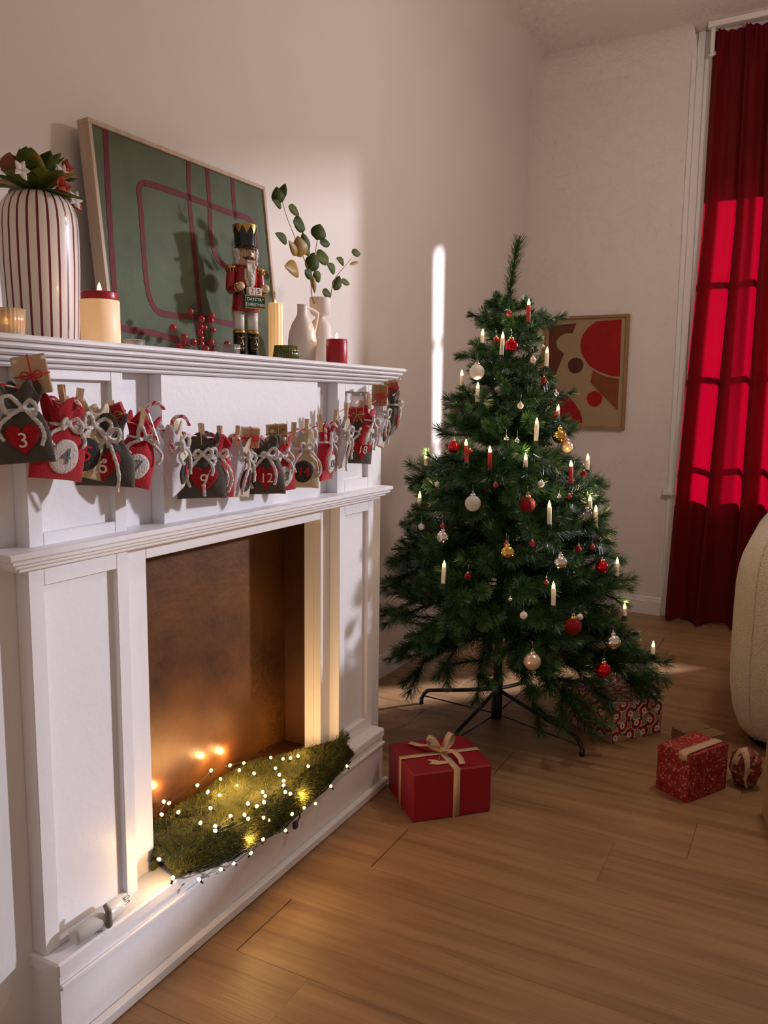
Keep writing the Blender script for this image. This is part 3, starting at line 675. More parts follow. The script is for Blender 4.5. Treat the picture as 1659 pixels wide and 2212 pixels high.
# stand
part('stand_tube', MB().lathe([(0.0, 0.004), (0.020, 0.004), (0.021, 0.008), (0.021, 0.150), (0.019, 0.155), (0.0, 0.155)], n=20), 'black_metal', tree)
for fx, fy in ((-0.315, 0.004), (0.372, -0.176), (-0.030, -0.345), (0.022, 0.322)):
    L = math.hypot(fx, fy); ux, uy = fx / L, fy / L
    H = 0.098
    path = [(ux * 0.018, uy * 0.018, H + 0.016), (ux * L * 0.5, uy * L * 0.5, H * 0.86), (ux * (L - 0.055), uy * (L - 0.055), H * 0.66), (ux * (L - 0.022), uy * (L - 0.022), H * 0.56), (ux * (L - 0.003), uy * (L - 0.003), H * 0.30), (ux * L, uy * L, 0.003)]
    lg = part('stand_leg', MB().tube(smooth_path(path, 5), 0.0075, n=10), 'black_metal', tree)
    part('rubber_foot', MB().lathe([(0.0, 0.0), (0.0095, 0.0), (0.010, 0.004), (0.0095, 0.024), (0.0076, 0.026)], n=12, T=Matrix.Translation((ux * L, uy * L, 0))), 'black_gloss', lg)
    part('brace_rod', MB().tube([(ux * 0.020, uy * 0.020, 0.020), (ux * (L - 0.004), uy * (L - 0.004), 0.034)], 0.0028, n=6), 'black_metal', tree)

# ---- candles clipped to the branches
CN = {'w': ('white battery candle', 'candle_white'), 'r': ('red battery candle', 'candle_red')}
def place_words(z, x, y):
    h = 'near the tip' if z > 1.33 else 'in the upper part' if z > 1.05 else 'at mid height' if z > 0.7 else 'low down'
    dx = (x - TX) * 0.886 + (y - TY) * 0.464
    s = 'on the left side' if dx < -0.14 else 'on the right side' if dx > 0.14 else 'on the front'
    return h, s
def seq_words(items, key):
    """unique wording: rank among the same kind from top to bottom"""
    return items
ORD = ['topmost', 'second', 'third', 'fourth', 'fifth', 'sixth', 'seventh', 'eighth', 'ninth', 'tenth', 'eleventh', 'twelfth', 'thirteenth', 'fourteenth', 'fifteenth', 'sixteenth', 'seventeenth', 'eighteenth', 'nineteenth', 'twentieth']
cm_cache = {}
cnt = {'w': 0, 'r': 0}
for c, x, y, z, h, lit in sorted(CANDLES, key=lambda q: -(q[3] + 0.13 * q[1])):
    word, mt = CN[c]; hh, ss = place_words(z, x, y)
    body_h = max(0.028, h - 0.020)
    k = cnt[c]; cnt[c] += 1
    lab = f'{ORD[k]} {word} from the tree top, {ss}'
    if not lit: lab = 'unlit red battery candle on the left side of the tree'
    t = thing('tree_candle', (x, y, z), lab, 'candle', 'battery candles clipped on the tree', rot=(rt_.uniform(-0.05, 0.05), rt_.uniform(-0.05, 0.05), rt_.uniform(0, 6)))
    key = (c, round(body_h, 2), lit)
    if key not in cm_cache:
        bh = round(body_h, 2)
        cm_cache[key] = (MB().lathe([(0.0, 0), (0.0068, 0), (0.0072, 0.002), (0.0072, bh - 0.001), (0.0064, bh), (0.0, bh)], n=14).mesh('candle_body', mt),
            MB().lathe([(0.0, bh), (0.0050, bh), (0.0058, bh + 0.005), (0.0050, bh + 0.010), (0.0032, bh + 0.015), (0.0012, bh + 0.020), (0.0, bh + 0.0225)], n=12).mesh('bulb', 'bulb' if lit else 'bulb_off'),
            MB().box((-0.004, -0.010, -0.016), (0.004, 0.010, -0.002), bev=0.001).lathe([(0.0, -0.004), (0.0088, -0.004), (0.0088, 0.004), (0.0073, 0.005)], n=12).mesh('clip', 'candle_clip'),
            MB().ball((0, 0, bh + 0.008), (0.0022, 0.0022, 0.0055), n=8, k=6).mesh('filament', 'bulb_core' if lit else 'steel'))
    for nm, me in zip(('candle_body', 'bulb', 'clip'), cm_cache[key]):
        o = bpy.data.objects.new(nm, me); COL.objects.link(o); o.parent = t
    if lit: lamp('candle_light', (0, 0, round(body_h, 2) + 0.030), 0.17, (1.0, 0.66, 0.30), 0.006, t)

# ---- baubles
BN = {'red': ('small glossy red bauble', 'b_red', 'cap_gold'), 'redshine': ('shiny red glass bauble', 'b_redshine', 'cap_gold'), 'clear': ('clear glass bauble', 'b_clear', 'cap_silver'),
      'pearl': ('small pearl white bauble', 'b_pearl', 'cap_silver'), 'white': ('matt white bauble', 'b_white', 'cap_silver'), 'whiteglit': ('large glittery white bauble', 'b_whiteglit', 'cap_silver'),
      'redglit': ('glittery red bauble', 'b_redglit', 'cap_gold'), 'silver': ('mirror silver bauble', 'b_silver', 'cap_silver'), 'gold': ('shiny gold bauble', 'b_gold', 'cap_gold'), 'champ': ('satin champagne bauble', 'b_champ', 'cap_silver')}
bc = {}
bcount = {}
for c, x, y, z, r in sorted(BAUBLES, key=lambda q: -(q[3] + 0.13 * q[1])):
    word, mt, cp = BN[c]; hh, ss = place_words(z, x, y)
    k = bcount.get(c, 0); bcount[c] = k + 1
    size = 'large ' if r > 0.02 and 'large' not in word else ''
    lab = f'{ORD[k]} {word} counted from the tree top, hanging {ss}'
    t = thing('bauble', (x, y, z), lab, 'bauble', 'baubles hanging on the tree', rz=rt_.uniform(0, 6))
    key = (c, round(r, 3))
    if key not in bc:
        q = round(r, 3)
        bc[key] = (MB().ball((0, 0, 0), q, n=28, k=18).mesh('ball', mt),
            MB().lathe([(q * 0.34, q * 0.93), (q * 0.36, q * 1.04), (q * 0.33, q * 1.20), (q * 0.25, q * 1.24), (0.0, q * 1.25)], n=16, flute=8, famp=0.05).mesh('cap', cp),
            MB().tube([(0.0, q * 0.15 * math.sin(a), q * 1.36 - q * 0.17 * math.cos(a)) for a in [2 * pi * i / 12 for i in range(12)]], q * 0.035 + 0.0003, n=5, closed=True)
                .tube([(0, 0, q * 1.5), (0.001, 0, q * 1.5 + 0.012), (0.003, 0, q * 1.5 + 0.022)], 0.0004, n=4).mesh('loop', 'steel'))
    for nm, me in zip(('ball', 'cap', 'loop'), bc[key]):
        o = bpy.data.objects.new(nm, me); COL.objects.link(o); o.parent = t

# ================================================================== things on the mantel
ZM = 1.290
def leaf_mb(L, W, fold=0.15, curl=0.1, tip=1.0):
    """leaf along +x, normal +z, base at the origin, with a midrib fold and some thickness"""
    vs = []; fs = []; N = 8
    for i in range(N + 1):
        t = i / N; w_ = W / 2 * (math.sin(pi * min(1, t ** 0.75)) ** 0.75 if 0 < t < 1 else 0.0) + (0.0006 if t in (0, 1) else 0)
        z = -curl * L * t * t
        for s, k in ((-1, fold), (0, 0), (1, fold)):
            vs.append((L * t, s * w_, z + k * w_))
    o = len(vs); vs += [(a, b, c - 0.0006) for a, b, c in vs]
    for i in range(N):
        for j in range(2):
            a = i * 3 + j; fs.append((a, a + 3, a + 4, a + 1)); fs.append((o + a, o + a + 1, o + a + 4, o + a + 3))
        fs.append((i * 3, o + i * 3, o + i * 3 + 3, i * 3 + 3)); fs.append((i * 3 + 2, i * 3 + 5, o + i * 3 + 5, o + i * 3 + 2))
    return vs, fs
def orient(p, d, up_=(0, 0, 1)):
    d = Vector(d).normalized(); u = Vector(up_); s = u.cross(d)
    if s.length < 1e-4: s = Vector((0, 1, 0)).cross(d)
    s.normalize(); n_ = d.cross(s)
    return Matrix(((d.x, s.x, n_.x, p[0]), (d.y, s.y, n_.y, p[1]), (d.z, s.z, n_.z, p[2]), (0, 0, 0, 1)))

# striped vase
t = thing('striped_vase', (-1.42, 1.203, ZM), 'tall cream vase with thin dark red vertical stripes', 'vase')
pr = [(0.0, 0.0), (0.066, 0.0), (0.069, 0.004), (0.072, 0.05), (0.0765, 0.16), (0.0765, 0.235), (0.074, 0.262), (0.067, 0.282), (0.056, 0.296), (0.047, 0.302), (0.044, 0.300), (0.043, 0.28), (0.04, 0.20)]
part('body', MB().lathe(pr, n=100, mfun=lambda i, j: 'stripe_red' if (i % 4 == 0 and 0 < j < 10) else 'ceramic'), 'ceramic', t)
# bouquet standing in it
bq = thing('flower_bouquet', (-1.42, 1.203, ZM + 0.29), 'low bouquet of green leaves and white blossoms in the striped vase', 'bouquet')
rb = random.Random(3)
for i in range(34):
    a = 2 * pi * i / 34 * 2.38; ring_ = i / 34
    kind = ('leaf_dark', 'leaf', 'leaf', 'leaf_gold', 'leaf_dark', 'leaf')[i % 6]
    el = 0.15 + 1.15 * ring_
    d = Vector((math.cos(a) * math.cos(el), math.sin(a) * math.cos(el), math.sin(el)))
    L = rb.uniform(0.055, 0.082); vs, fs = leaf_mb(L, rb.uniform(0.034, 0.052), 0.25, 0.25)
    part('leaf', MB().add(vs, fs, smooth=True, T=orient(d * 0.020 + Vector((0, 0, 0.006)), d)), kind, bq)
for k, (dy, dz, dx) in enumerate(((-0.062, 0.066, 0.0), (-0.012, 0.088, 0.0), (-0.04, 0.080, 0.02))):
    vs, fs = leaf_mb(0.040, 0.038, 0.1, 0.1); part('leaf', MB().add(vs, fs, smooth=True, T=orient((dx, dy, dz - 0.03), (0.2, -0.1, 1), (1, -0.6, 0))), ('leaf_rust', 'leaf', 'leaf')[k], bq)
for k, c in enumerate(((0.035, 0.030, 0.055), (0.03, 0.065, 0.012), (0.0, 0.055, 0.06), (0.045, -0.075, 0.035))):
    for q in range(5):
        a = 2 * pi * q / 5; d = Vector((0.5, math.cos(a), math.sin(a) + 0.2)); vs, fs = leaf_mb(0.020, 0.012, 0.2, 0.2)
        part('petal', MB().add(vs, fs, smooth=True, T=orient(c, d, (1, -0.5, 0.2))), 'petal_white', bq)
for c, r in (((0.048, 0.012, 0.026), 0.012), ((0.02, 0.052, 0.074), 0.009)):
    for q in range(4):
        a = 2 * pi * q / 4; vs, fs = leaf_mb(r * 2, r * 1.6, 0.4, -0.2); part('petal', MB().add(vs, fs, smooth=True, T=orient(c, (0.6, math.cos(a), math.sin(a)), (1, -0.5, 0))), 'petal_coral', bq)
for c in ((0.030, 0.078, -0.004), (0.024, 0.072, 0.004), (0.022, 0.085, 0.006)): part('berry', MB().ball(c, 0.0055, n=12, k=8).tube([(0.0, 0.03, 0.01), c], 0.001, 'twig_dark', n=4), 'berry', bq)

# candles and tealights
def flame_mb(z, h=0.02, r=0.0045):
    return MB().lathe([(0.0, z), (r * 0.75, z + h * 0.06), (r, z + h * 0.28), (r * 0.72, z + h * 0.58), (r * 0.3, z + h * 0.85), (0.0, z + h)], n=12)
t = thing('pillar_candle', (-1.25, 1.195, ZM), 'lit cream pillar candle with a red top layer', 'candle')
part('wax', MB().lathe([(0, 0), (0.036, 0), (0.037, 0.002), (0.037, 0.086), (0.0355, 0.087), (0, 0.087)], n=40), 'wax_cream', t)
part('red_top', MB().lathe([(0.0, 0.0865), (0.0345, 0.0865), (0.0350, 0.089), (0.0350, 0.100), (0.0335, 0.1025), (0.030, 0.102), (0.0, 0.099)], n=40), 'wax_red', t)
part('wick', MB().tube([(0, 0, 0.098), (0, 0, 0.106)], 0.0008, n=5), 'wick', t); part('flame', flame_mb(0.103, 0.019), 'flame', t)
lamp('candle_light', (0, 0, 0.118), 0.10, (1.0, 0.55, 0.20), 0.006, t)
t = thing('pillar_candle', (-1.20, 1.999, ZM), 'lit short red pillar candle at the right end of the mantel', 'candle')
part('wax', MB().lathe([(0, 0), (0.0295, 0), (0.030, 0.002), (0.030, 0.066), (0.0285, 0.0685), (0.025, 0.068), (0, 0.065)], n=40), 'wax_red', t)
part('wick', MB().tube([(0, 0, 0.064), (0, 0, 0.072)], 0.0008, n=5), 'wick', t); part('flame', flame_mb(0.068, 0.019), 'flame', t)
lamp('candle_light', (0, 0, 0.084), 0.16, (1.0, 0.55, 0.20), 0.006, t)
t = thing('fluted_candle', (-1.452, 2.068, ZM), 'tall glowing fluted pillar candle beside the green picture', 'candle')
part('wax', MB().lathe([(0, 0), (0.0195, 0), (0.0205, 0.003), (0.0205, 0.178), (0.019, 0.184), (0.015, 0.183), (0.0, 0.176)], n=72, flute=12, famp=0.045), 'wax_lit', t)
part('wick', MB().tube([(0, 0, 0.175), (0, 0, 0.184)], 0.0008, n=5), 'wick', t); part('flame', flame_mb(0.178, 0.016, 0.004), 'flame', t)
lamp('candle_light', (0.0, 0.0, 0.200), 0.10, (1.0, 0.50, 0.16), 0.006, t)
def ribbed_glass(name, loc, r0, r1, h, m, lab, lit=False):
    t = thing(name, loc, lab, 'candle holder')
    o = [(0.0, 0.0), (r0 * 0.97, 0.0), (r0, 0.003), ((r0 + r1) / 2, h * 0.5), (r1, h), (r1 - 0.003, h), (r0 - 0.004, 0.005), (0.0, 0.005)]
    part('glass', MB().lathe(o, n=108, flute=27, famp=0.022), m, t)
    part('tealight', MB().lathe([(0, 0.006), (0.017, 0.006), (0.017, 0.017), (0.0155, 0.018), (0, 0.0165)], n=24), 'wax_lit' if lit else 'white_print', t)
    if lit:
        part('flame', flame_mb(0.018, 0.016, 0.004), 'flame', t); lamp('candle_light', (0, 0, 0.030), 0.22, (1.0, 0.52, 0.18), 0.006, t)
    return t
ribbed_glass('tealight_glass', (-1.20, 0.944, ZM), 0.027, 0.030, 0.044, 'glass_warm', 'glowing ribbed tealight glass in front of the striped vase', True)
ribbed_glass('tealight_glass', (-1.20, 1.530, ZM), 0.022, 0.0235, 0.024, 'glass', 'low clear ribbed tealight glass at the foot of the nutcracker')
ribbed_glass('tealight_glass', (-1.235, 1.268, ZM), 0.020, 0.021, 0.017, 'glass', 'low clear ribbed tealight glass beside the cream candle')
ribbed_glass('tealight_glass', (-1.22, 1.782, ZM), 0.034, 0.0285, 0.038, 'glass_green', 'dark green ribbed glass in front of the white jug')

# white vases
t = thing('jug_vase', (-1.285, 1.957, ZM), 'white ceramic jug vase with a thin angular handle', 'vase')
part('body', MB().lathe([(0, 0), (0.036, 0), (0.0375, 0.003), (0.0395, 0.04), (0.0395, 0.062), (0.036, 0.088), (0.028, 0.110), (0.0185, 0.126), (0.0140, 0.136), (0.0135, 0.152), (0.0150, 0.161), (0.0125, 0.161), (0.0115, 0.14), (0.015, 0.10)], n=48), 'ceramic', t)
hd = [(0.0, 0.013, 0.158), (0.006, 0.040, 0.152), (0.010, 0.058, 0.146), (0.011, 0.062, 0.138), (0.008, 0.054, 0.100), (0.004, 0.042, 0.060), (0.0, 0.035, 0.046)]
part('handle', MB().tube(smooth_path(hd, 4), 0.0036, n=10), 'ceramic', t)
t = thing('double_vase', (-1.38, 2.200, ZM), 'white waisted ceramic vase holding the eucalyptus branches', 'vase')
part('body', MB().lathe([(0, 0), (0.034, 0), (0.036, 0.003), (0.0365, 0.05), (0.036, 0.112), (0.032, 0.130), (0.022, 0.143), (0.0140, 0.150), (0.0145, 0.155), (0.026, 0.160), (0.0315, 0.170), (0.0325, 0.205), (0.0315, 0.211), (0.0295, 0.211), (0.029, 0.175), (0.0, 0.168)], n=48), 'ceramic_matte', t)

# eucalyptus branches
def branch_thing(lab, loc, paths, leaves, seed):
    t = thing('eucalyptus_branch', loc, lab, 'branch'); r = random.Random(seed); L0 = Vector(loc)
    for p in paths:
        q = smooth_path([Vector(v) - L0 for v in p], 5); part('stem', MB().tube(q, [0.0019 - 0.0011 * i / (len(q) - 1) for i in range(len(q))], n=6), 'twig', t)
    for (p, d, L, W, m, n_) in leaves:
        vs, fs = leaf_mb(L, W, 0.12, 0.12); part('leaf', MB().add(vs, fs, smooth=True, T=orient(Vector(p) - L0, d, n_)), m, t)
X = -1.38
def lf(y, z, dy, dz, L=0.05, W=0.032, m='leaf', x=X, nx=(1, -0.7, 0.25)):
    # leaf whose blade is centred on (y, z) and points along (dy, dz)
    k = math.hypot(dy, dz); dy, dz = dy / k, dz / k
    return ((x, y - dy * L / 2, z - dz * L / 2), (0.15, dy, dz), L, W, m, nx)
br1 = [(X, 2.195, 1.462), (X, 2.157, 1.494), (X, 2.140, 1.566), (X, 2.071, 1.647), (X, 2.024, 1.703), (X, 2.000, 1.745)]
br2 = [(X, 2.140, 1.566), (X, 2.165, 1.610), (X, 2.183, 1.666), (X, 2.186, 1.690)]
branch_thing('tall eucalyptus branch with round green and golden leaves in the waisted vase', (X, 2.195, 1.462), (br1, br2), [
    lf(1.975, 1.752, -0.3, 1, 0.045, 0.040, 'leaf_dark'), lf(1.998, 1.768, 0.3, 1, 0.052, 0.026, 'leaf_dark', nx=(0.6, -1, 0)), lf(1.975, 1.730, -1, 0.3, 0.045, 0.022, 'leaf_dark'),
    lf(2.058, 1.728, 1, -0.25, 0.055, 0.030), lf(2.085, 1.693, 1, -0.15, 0.062, 0.048, 'leaf_dark'), lf(1.994, 1.642, -1, 0.25, 0.062, 0.030, 'leaf_dark'),
    lf(2.186, 1.693, 0.3, 1, 0.052, 0.050, 'leaf_dark'), lf(2.226, 1.667, 1, 0.15, 0.056, 0.030, 'leaf_dark'), lf(2.110, 1.648, -0.3, 0.6, 0.058, 0.034, 'leaf_dark'),
    lf(2.120, 1.628, 0.6, -0.4, 0.05, 0.03, 'leaf'), lf(2.082, 1.632, -0.4, 1, 0.060, 0.052, 'leaf_gold'), lf(2.050, 1.622, -1, 0.8, 0.055, 0.026, 'leaf_gold'),
    lf(2.045, 1.566, -1, 0.05, 0.075, 0.052, 'leaf_gold'), lf(2.212, 1.622, 1, 0.25, 0.066, 0.052, 'leaf'), lf(2.150, 1.600, 0.2, 1, 0.060, 0.046, 'leaf_dark'),
    lf(2.135, 1.560, 0.7, -0.4, 0.045, 0.030, 'leaf_dark'), lf(2.180, 1.560, 0.6, -0.8, 0.040, 0.03, 'leaf'), lf(2.160, 1.535, 0.1, -1, 0.05, 0.018, 'leaf_gold'), lf(2.205, 1.513, 1, -0.1, 0.05, 0.030, 'leaf_dark', x=-1.36)], 1)
br3 = [(X + 0.012, 2.215, 1.462), (X + 0.008, 2.245, 1.500), (X, 2.283, 1.564), (X, 2.348, 1.616), (X, 2.395, 1.650)]
branch_thing('short eucalyptus sprig leaning right out of the waisted vase', (X + 0.012, 2.215, 1.462), (br3,), [
    lf(2.418, 1.668, 1, 0.15, 0.055, 0.028, 'leaf'), lf(2.405, 1.634, 1, 0.35, 0.055, 0.012, 'leaf_gold'), lf(2.318, 1.628, -1, 0.2, 0.052, 0.026, 'leaf'), lf(2.262, 1.598, -1, 0.35, 0.055, 0.032, 'leaf'),
    lf(2.296, 1.558, 0.5, 1, 0.055, 0.032, 'leaf_dark'), lf(2.350, 1.566, 1, -0.05, 0.055, 0.022, 'leaf')], 2)

# red berry twig lying on the mantel
t = thing('berry_twig', (-1.40, 1.68, ZM), 'red berry twig lying between the cream candle and the nutcracker', 'berry twig')
BER = [(1.581, 1.362), (1.606, 1.318), (1.655, 1.408), (1.637, 1.386), (1.699, 1.401), (1.708, 1.390), (1.684, 1.373), (1.707, 1.373), (1.745, 1.370), (1.667, 1.357), (1.674, 1.344), (1.619, 1.342), (1.628, 1.325), (1.645, 1.332), (1.676, 1.330), (1.705, 1.335), (1.742, 1.333), (1.715, 1.320), (1.655, 1.315), (1.734, 1.312)]
hub = [(-1.40, 1.60, 1.297), (-1.40, 1.66, 1.30), (-1.40, 1.70, 1.302), (-1.40, 1.74, 1.297)]
part('stem', MB().tube(smooth_path([Vector(h) - t.location for h in hub], 5), 0.0018, n=6), 'twig_dark', t)
rb = random.Random(8)
for i, (y_, z_) in enumerate(BER):
    x_ = -1.40 + rb.uniform(-0.025, 0.03); p = Vector((x_, y_, z_)) - t.location
    hb = Vector(min(hub, key=lambda h: abs(h[1] - (y_ * 0.6 + 1.672 * 0.4)))) - t.location
    o = part('berry', MB().ball(p, rb.uniform(0.0078, 0.0092), n=16, k=10), 'berry', t)
    part('stalk', MB().tube(smooth_path([hb, hb.lerp(p, 0.5) + Vector((0.004, 0, 0.006)), p], 4), 0.0009, n=5), 'twig_dark', t)

# ---- large green picture leaning on the wall
PT = math.atan2(0.061, 0.547); PWD, PHT = 0.702, 0.550
pic = thing('framed_picture', (-1.505, 1.478 + PWD / 2, ZM + 0.0045), 'large green abstract picture with dark red lines in a pale oak frame', 'picture', rot=(0, -PT, 0))
for nm, lo, hi in (('frame_rail', (-0.036, -PWD / 2, 0), (0, PWD / 2, 0.012)), ('frame_rail', (-0.036, -PWD / 2, PHT - 0.012), (0, PWD / 2, PHT)), ('frame_stile', (-0.036, -PWD / 2, 0.012), (0, -PWD / 2 + 0.012, PHT - 0.012)), ('frame_stile', (-0.036, PWD / 2 - 0.012, 0.012), (0, PWD / 2, PHT - 0.012))):
    part(nm, MB().box(lo, hi, bev=0.0012), 'frame_oak', pic)
part('canvas', MB().box((-0.030, -PWD / 2 + 0.013, 0.013), (-0.005, PWD / 2 - 0.013, PHT - 0.013)), 'canvas_green', pic)
GL_A = [(0.058, 0.537), (0.044, 0.386), (0.037, 0.276), (0.03, 0.166), (0.029, 0.089), (0.045, 0.066), (0.14, 0.062), (0.259, 0.049), (0.393, 0.048)]
GL_B = [(0.617, 0.281), (0.629, 0.351), (0.628, 0.406), (0.606, 0.435), (0.517, 0.435), (0.357, 0.44), (0.232, 0.442), (0.168, 0.438), (0.15, 0.415), (0.15, 0.376), (0.146, 0.295), (0.142, 0.203), (0.149, 0.147), (0.173, 0.119), (0.224, 0.114), (0.345, 0.118), (0.486, 0.111)]
GL_Cc = [(0.354, 0.54), (0.342, 0.44), (0.34, 0.329), (0.339, 0.23), (0.339, 0.13), (0.337, 0.048)]
GL_D = [(0.431, 0.537), (0.426, 0.432), (0.418, 0.355), (0.426, 0.308), (0.451, 0.283), (0.502, 0.275), (0.558, 0.28)]
GL_E = [(0.543, 0.538), (0.54, 0.456), (0.541, 0.419)]
ART_frame = [(-0.778, 1.674), (-0.278, 1.699), (-0.272, 1.047)]
ART_brown = [(-0.743, 1.643), (-0.577, 1.65), (-0.598, 1.595), (-0.64, 1.595), (-0.673, 1.58), (-0.693, 1.553), (-0.694, 1.533), (-0.682, 1.508), (-0.648, 1.484), (-0.645, 1.478), (-0.693, 1.355), (-0.73, 1.274)]
ART_red1 = [(-0.318, 1.663), (-0.461, 1.656), (-0.508, 1.622), (-0.539, 1.58), (-0.55, 1.533), (-0.544, 1.489), (-0.521, 1.445), (-0.482, 1.401), (-0.42, 1.369), (-0.359, 1.347), (-0.313, 1.346)]
ART_tan = [(-0.469, 1.381), (-0.411, 1.353), (-0.359, 1.339), (-0.315, 1.333), (-0.316, 1.153), (-0.48, 1.312)]
ART_c1 = [(-0.572, 1.41)]
ART_c1r = [(-0.526, 1.41)]
ART_c2 = [(-0.452, 1.219)]
ART_c2r = [(-0.407, 1.219)]
ART_red2 = [(-0.724, 1.274), (-0.673, 1.268), (-0.621, 1.242), (-0.573, 1.198), (-0.537, 1.15), (-0.521, 1.11), (-0.517, 1.08), (-0.717, 1.075)]
ART_inner = [(-0.757, 1.661), (-0.297, 1.683), (-0.29, 1.059)]
rl = random.Random(2)
for q in (GL_A, GL_B, GL_Cc, GL_D, GL_E):
    pp = smooth_path([(-0.0046, u - PWD / 2, v) for u, v in q], 6)
    part('brush_line', MB().ribbon(pp, [0.0165 + rl.uniform(-0.0016, 0.0016) for _ in pp], (0, 1, 0.3) if abs(pp[0].z - pp[-1].z) > 0.1 else (0, 0.2, 1), 0.0010, smooth=False), 'paint_red', pic)

# ---- framed print on the back wall
def AP(pts): return [(a + 0.913, b) for a, b in pts]
art = thing('framed_print', TB @ Vector((0.388, 0, 1.045)), 'small framed print of red and brown paper shapes on the back wall', 'picture', rz=TH)
def ap(q): return (q[0] + 0.913 - 0.388, q[1] - 1.045)
W2, H2 = 0.252, 0.645
for nm, lo, hi in (('frame_rail', (-W2, -0.024, 0), (W2, -0.001, 0.016)), ('frame_rail', (-W2, -0.024, H2 - 0.016), (W2, -0.001, H2)), ('frame_stile', (-W2, -0.024, 0.016), (-W2 + 0.016, -0.001, H2 - 0.016)), ('frame_stile', (W2 - 0.016, -0.024, 0.016), (W2, -0.001, H2 - 0.016))):
    part(nm, MB().box(lo, hi, bev=0.001), 'frame_wood', art)
part('backing', MB().box((-W2 + 0.016, -0.012, 0.016), (W2 - 0.016, -0.002, H2 - 0.016)), 'art_tan', art)
def shape(nm, pts, m, d):
    P = [ap(p) for p in pts]; part(nm, MB().prism(P, -0.0125 - d, -0.0118, axis='y'), m, art)
shape('paper_shape', ART_brown, 'art_brown', 0.0012); shape('paper_shape', ART_red1, 'art_red', 0.0012); shape('paper_shape', ART_tan, 'art_rust', 0.001); shape('paper_shape', ART_red2, 'art_red', 0.0012)
for c, m in ((ART_c1[0], 'art_dark'), (ART_c2[0], 'art_red')):
    shape('paper_shape', [(c[0] + 0.0455 * math.cos(a) * (1 + 0.03 * math.sin(3 * a)), c[1] + 0.0445 * math.sin(a)) for a in [2 * pi * i / 40 for i in range(40)]], m, 0.0012)

# ---- nutcracker
nc = thing('nutcracker', (-1.44, 1.908, ZM), 'red and black wooden nutcracker figure holding a countdown sign', 'figurine', rz=-0.42)
def np_(n_, mb, m, par=None, lab=None): return part(n_, mb, m, par or nc, lab)
np_('base', MB().lathe([(0, 0), (0.040, 0), (0.041, 0.002), (0.041, 0.010), (0.039, 0.012), (0, 0.012)], n=32), 'black_gloss')
for s in (-1, 1):
    y_ = 0.0215 * s
    bt = np_('boot', MB().lathe([(0.0, 0.012), (0.0165, 0.012), (0.0165, 0.085), (0.0, 0.085)], n=20, T=Matrix.Translation((0, y_, 0))).ball((0.014, y_, 0.019), (0.018, 0.0135, 0.009), n=14, k=8), 'black_gloss')
    np_('boot_cuff', MB().lathe([(0.0, 0.083), (0.0175, 0.083), (0.018, 0.088), (0.0165, 0.092), (0, 0.092)], n=20, T=Matrix.Translation((0, y_, 0))), 'nut_gold', bt)
    for k in range(3):
        np_('boot_button', MB().ball((0.0165, y_ - 0.003, 0.040 + 0.015 * k), 0.0022, n=8, k=6), 'nut_gold', bt)
        np_('boot_cord', MB().tube([(0.012, y_ - 0.0125, 0.045 + 0.015 * k), (0.0175, y_ - 0.002, 0.041 + 0.015 * k), (0.013, y_ + 0.0115, 0.045 + 0.015 * k)], 0.0008, n=5), 'nut_gold', bt)
    np_('leg', MB().lathe([(0.0, 0.088), (0.0150, 0.088), (0.0155, 0.150), (0, 0.150)], n=20, T=Matrix.Translation((0, y_, 0))), 'nut_white')
np_('coat', MB().lathe([(0, 0.143), (0.039, 0.143), (0.0395, 0.150), (0.036, 0.185), (0.0345, 0.192), (0, 0.192)], n=32, T=Matrix.Scale(0.86, 4, (1, 0, 0))), 'nut_red')
np_('belt', MB().lathe([(0, 0.186), (0.0362, 0.186), (0.0362, 0.198), (0, 0.198)], n=32, T=Matrix.Scale(0.86, 4, (1, 0, 0))), 'black_gloss')
ts = np_('torso', MB().lathe([(0, 0.190), (0.0335, 0.192), (0.0345, 0.225), (0.0345, 0.252), (0.030, 0.262), (0.018, 0.266), (0, 0.266)], n=32, T=Matrix.Scale(0.84, 4, (1, 0, 0))), 'nut_red')
sh_ = [(0.0292, -0.016, 0.255), (0.0305, -0.006, 0.258), (0.0305, 0.010, 0.258), (0.029, 0.016, 0.250), (0.0295, 0.013, 0.215), (0.0305, 0.004, 0.200), (0.030, -0.010, 0.205), (0.0282, -0.017, 0.230)]
np_('shirt_front', MB().add(sh_ + [(a - 0.006, b, c) for a, b, c in sh_], [tuple(range(8))[::-1], tuple(range(8, 16))] + [(i, (i + 1) % 8, 8 + (i + 1) % 8, 8 + i) for i in range(8)]), 'nut_white', ts)
for k in range(5): np_('button', MB().ball((0.0300, -0.0135 + 0.001 * k, 0.214 + 0.009 * k), 0.0015, n=8, k=6), 'nut_gold', ts)
